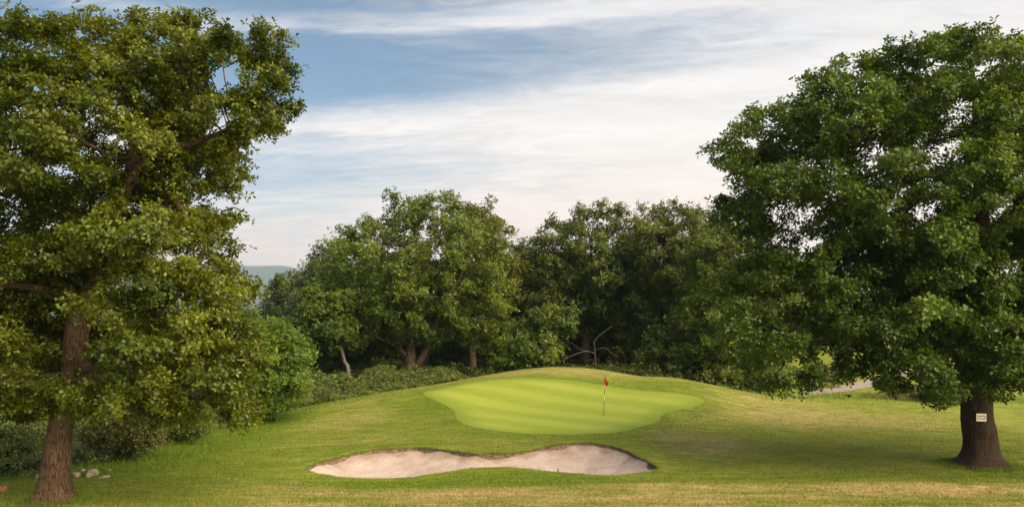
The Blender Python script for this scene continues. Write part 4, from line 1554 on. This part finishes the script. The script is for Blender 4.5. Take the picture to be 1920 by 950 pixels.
def build_sign():
    D = 34 - .60
    c = at(1840, 782, D)
    root = empty('tree_sign', tuple(c), 'small white sign with black arrow pointing right, fixed on the oak trunk', 'sign')
    root.rotation_euler = (math.radians(-2), math.radians(2.5), math.radians(7))
    brd = box('board', M['board'], root, (0, 0, 0), (.42, .018, .29), bev=.004)
    f = -.0115
    # outlined arrow: two bars and a head, grey lettering strips too worn to read
    for z in (.045, -.048):
        box('arrow_bar', M['black'], brd, (-.035, f, z), (.28, .005, .026))
    for sgn in (1, -1):
        box('arrow_head', M['black'], brd, (.135, f, sgn * .047), (.135, .005, .028), (0, sgn * math.radians(48), 0))
    box('text_strip', M['greyprint'], brd, (-.04, f, .0), (.25, .004, .022))
    box('text_strip', M['greyprint'], brd, (-.03, f, .085), (.30, .004, .012))
    box('text_strip', M['greyprint'], brd, (-.03, f, -.09), (.30, .004, .010))
    for x in (-.18, .18):
        link('nail', tube_mesh([(np.array([[x, -.014, .12], [x, .0, .12], [x, .05, .12]]), np.array([.007, .007, .004]), 0)], 'nail', lambda r: 8), M['greyprint'], brd)


build_sign()


def stone(label, px, py, size, seed, mat=None, group=None):
    import bmesh
    rng = np.random.default_rng(seed)
    p = hit(px, py)
    bm = bmesh.new()
    bmesh.ops.create_icosphere(bm, subdivisions=3, radius=1)
    pl = rng.normal(0, 1, (9, 3))
    pl /= np.linalg.norm(pl, axis=1)[:, None]
    pd = rng.uniform(.62, .9, 9)
    for v in bm.verts:
        co = np.array(v.co)
        for n_, d_ in zip(pl, pd):   # chip flat facets off
            k = co @ n_
            if k > d_:
                co = co - n_ * (k - d_) * .9
        co = co * (1 + .05 * rng.normal())
        v.co = co * np.array(size)
    me = bpy.data.meshes.new('stone')
    bm.to_mesh(me)
    bm.free()
    o = link('stone', me, mat or M['stone'])
    o.location = (p[0], p[1], p[2] + size[2] * .55)
    o.rotation_euler = (0, rng.uniform(-.2, .2), rng.uniform(0, 3))
    return tag(o, label, 'stone', group)


stone('largest pale angular stone beside the leaning oak', 172, 893, (.28, .24, .19), 1)
stone('small grey stone lying behind the largest stone', 155, 884, (.10, .09, .08), 2)
stone('reddish broken stone between the largest stone and the oak trunk', 143, 894, (.19, .16, .12), 3, M['stone'])
stone('small rounded grey stone at the edge of the long grass', 205, 884, (.09, .08, .07), 4)
stone('flat reddish stone in front of the long grass', 196, 896, (.20, .10, .06), 5)
stone('pale stone half hidden behind the leaning oak trunk', 73, 897, (.17, .15, .13), 6)
stone('flat grey stone at the foot of the fence post', 48, 892, (.22, .16, .08), 7)
stone('rust-red stone lying alone in the weeds', 6, 921, (.16, .14, .15), 8, M['brick'])


def post(label, px, py, top_py, D, r, seed):
    b = at(px, py, D)
    b[2] = float(H0(b[0], b[1]))
    h = at(px, top_py, D)[2] - b[2]
    t = np.array([-.2, .0, h * .4, h * .8, h - .02, h, h + .01])
    rr = np.array([1, 1, .97, .95, .93, .75, .02]) * r
    P = np.stack([.012 * np.sin(t * 3 + seed), .01 * np.cos(t * 2), t], 1)
    o = link('fence_post', tube_mesh([(P, rr, seed)], 'fence_post', lambda r_: 12), M['post'])
    o.location = tuple(b)
    o.rotation_euler = (0, math.radians(1.5), 0)
    tag(o, label, 'post', 'old fence posts behind the leaning oak')


post('stout dark wooden fence post behind the leaning oak', 38, 885, 852, 32.6, .055, 1)
post('thin dark fence post beside the stout one', 27, 880, 853, 34.5, .03, 2)


def peg():
    p = hit(1046, 884.5)
    P = np.array([[0, 0, -.7], [.0, 0, -.1], [.004, 0, .05], [.005, 0, .12]])
    o = link('marker_peg', tube_mesh([(P, np.array([.012, .02, .02, .016]), 0)], 'marker_peg', lambda r: 8), M['post'])
    o.location = tuple(p)
    tag(o, 'short dark peg sticking up on the near lip of the bunker', 'peg')


peg()


# ------------------------------------------------------------------ haze over the valley
def haze():
    x0, x1, y0, y1, z0, z1 = -6200, 6200, -400, 7600, -18, 420
    m = bpy.data.materials.new('haze')
    m.use_nodes = True
    nt = m.node_tree
    nt.nodes.clear()
    out = nt.nodes.new('ShaderNodeOutputMaterial')
    v = nt.nodes.new('ShaderNodeVolumePrincipled')
    v.inputs['Color'].default_value = (0.55, 0.72, 1.0, 1)
    v.inputs['Density'].default_value = 0.00012
    v.inputs['Anisotropy'].default_value = 0.2
    nt.links.new(v.outputs[0], out.inputs['Volume'])
    o = box('haze', m, None, ((x0 + x1) / 2, (y0 + y1) / 2, (z0 + z1) / 2), (x1 - x0, y1 - y0, z1 - z0))
    tag(o, 'thin bluish air over the valley', kind='stuff')


haze()
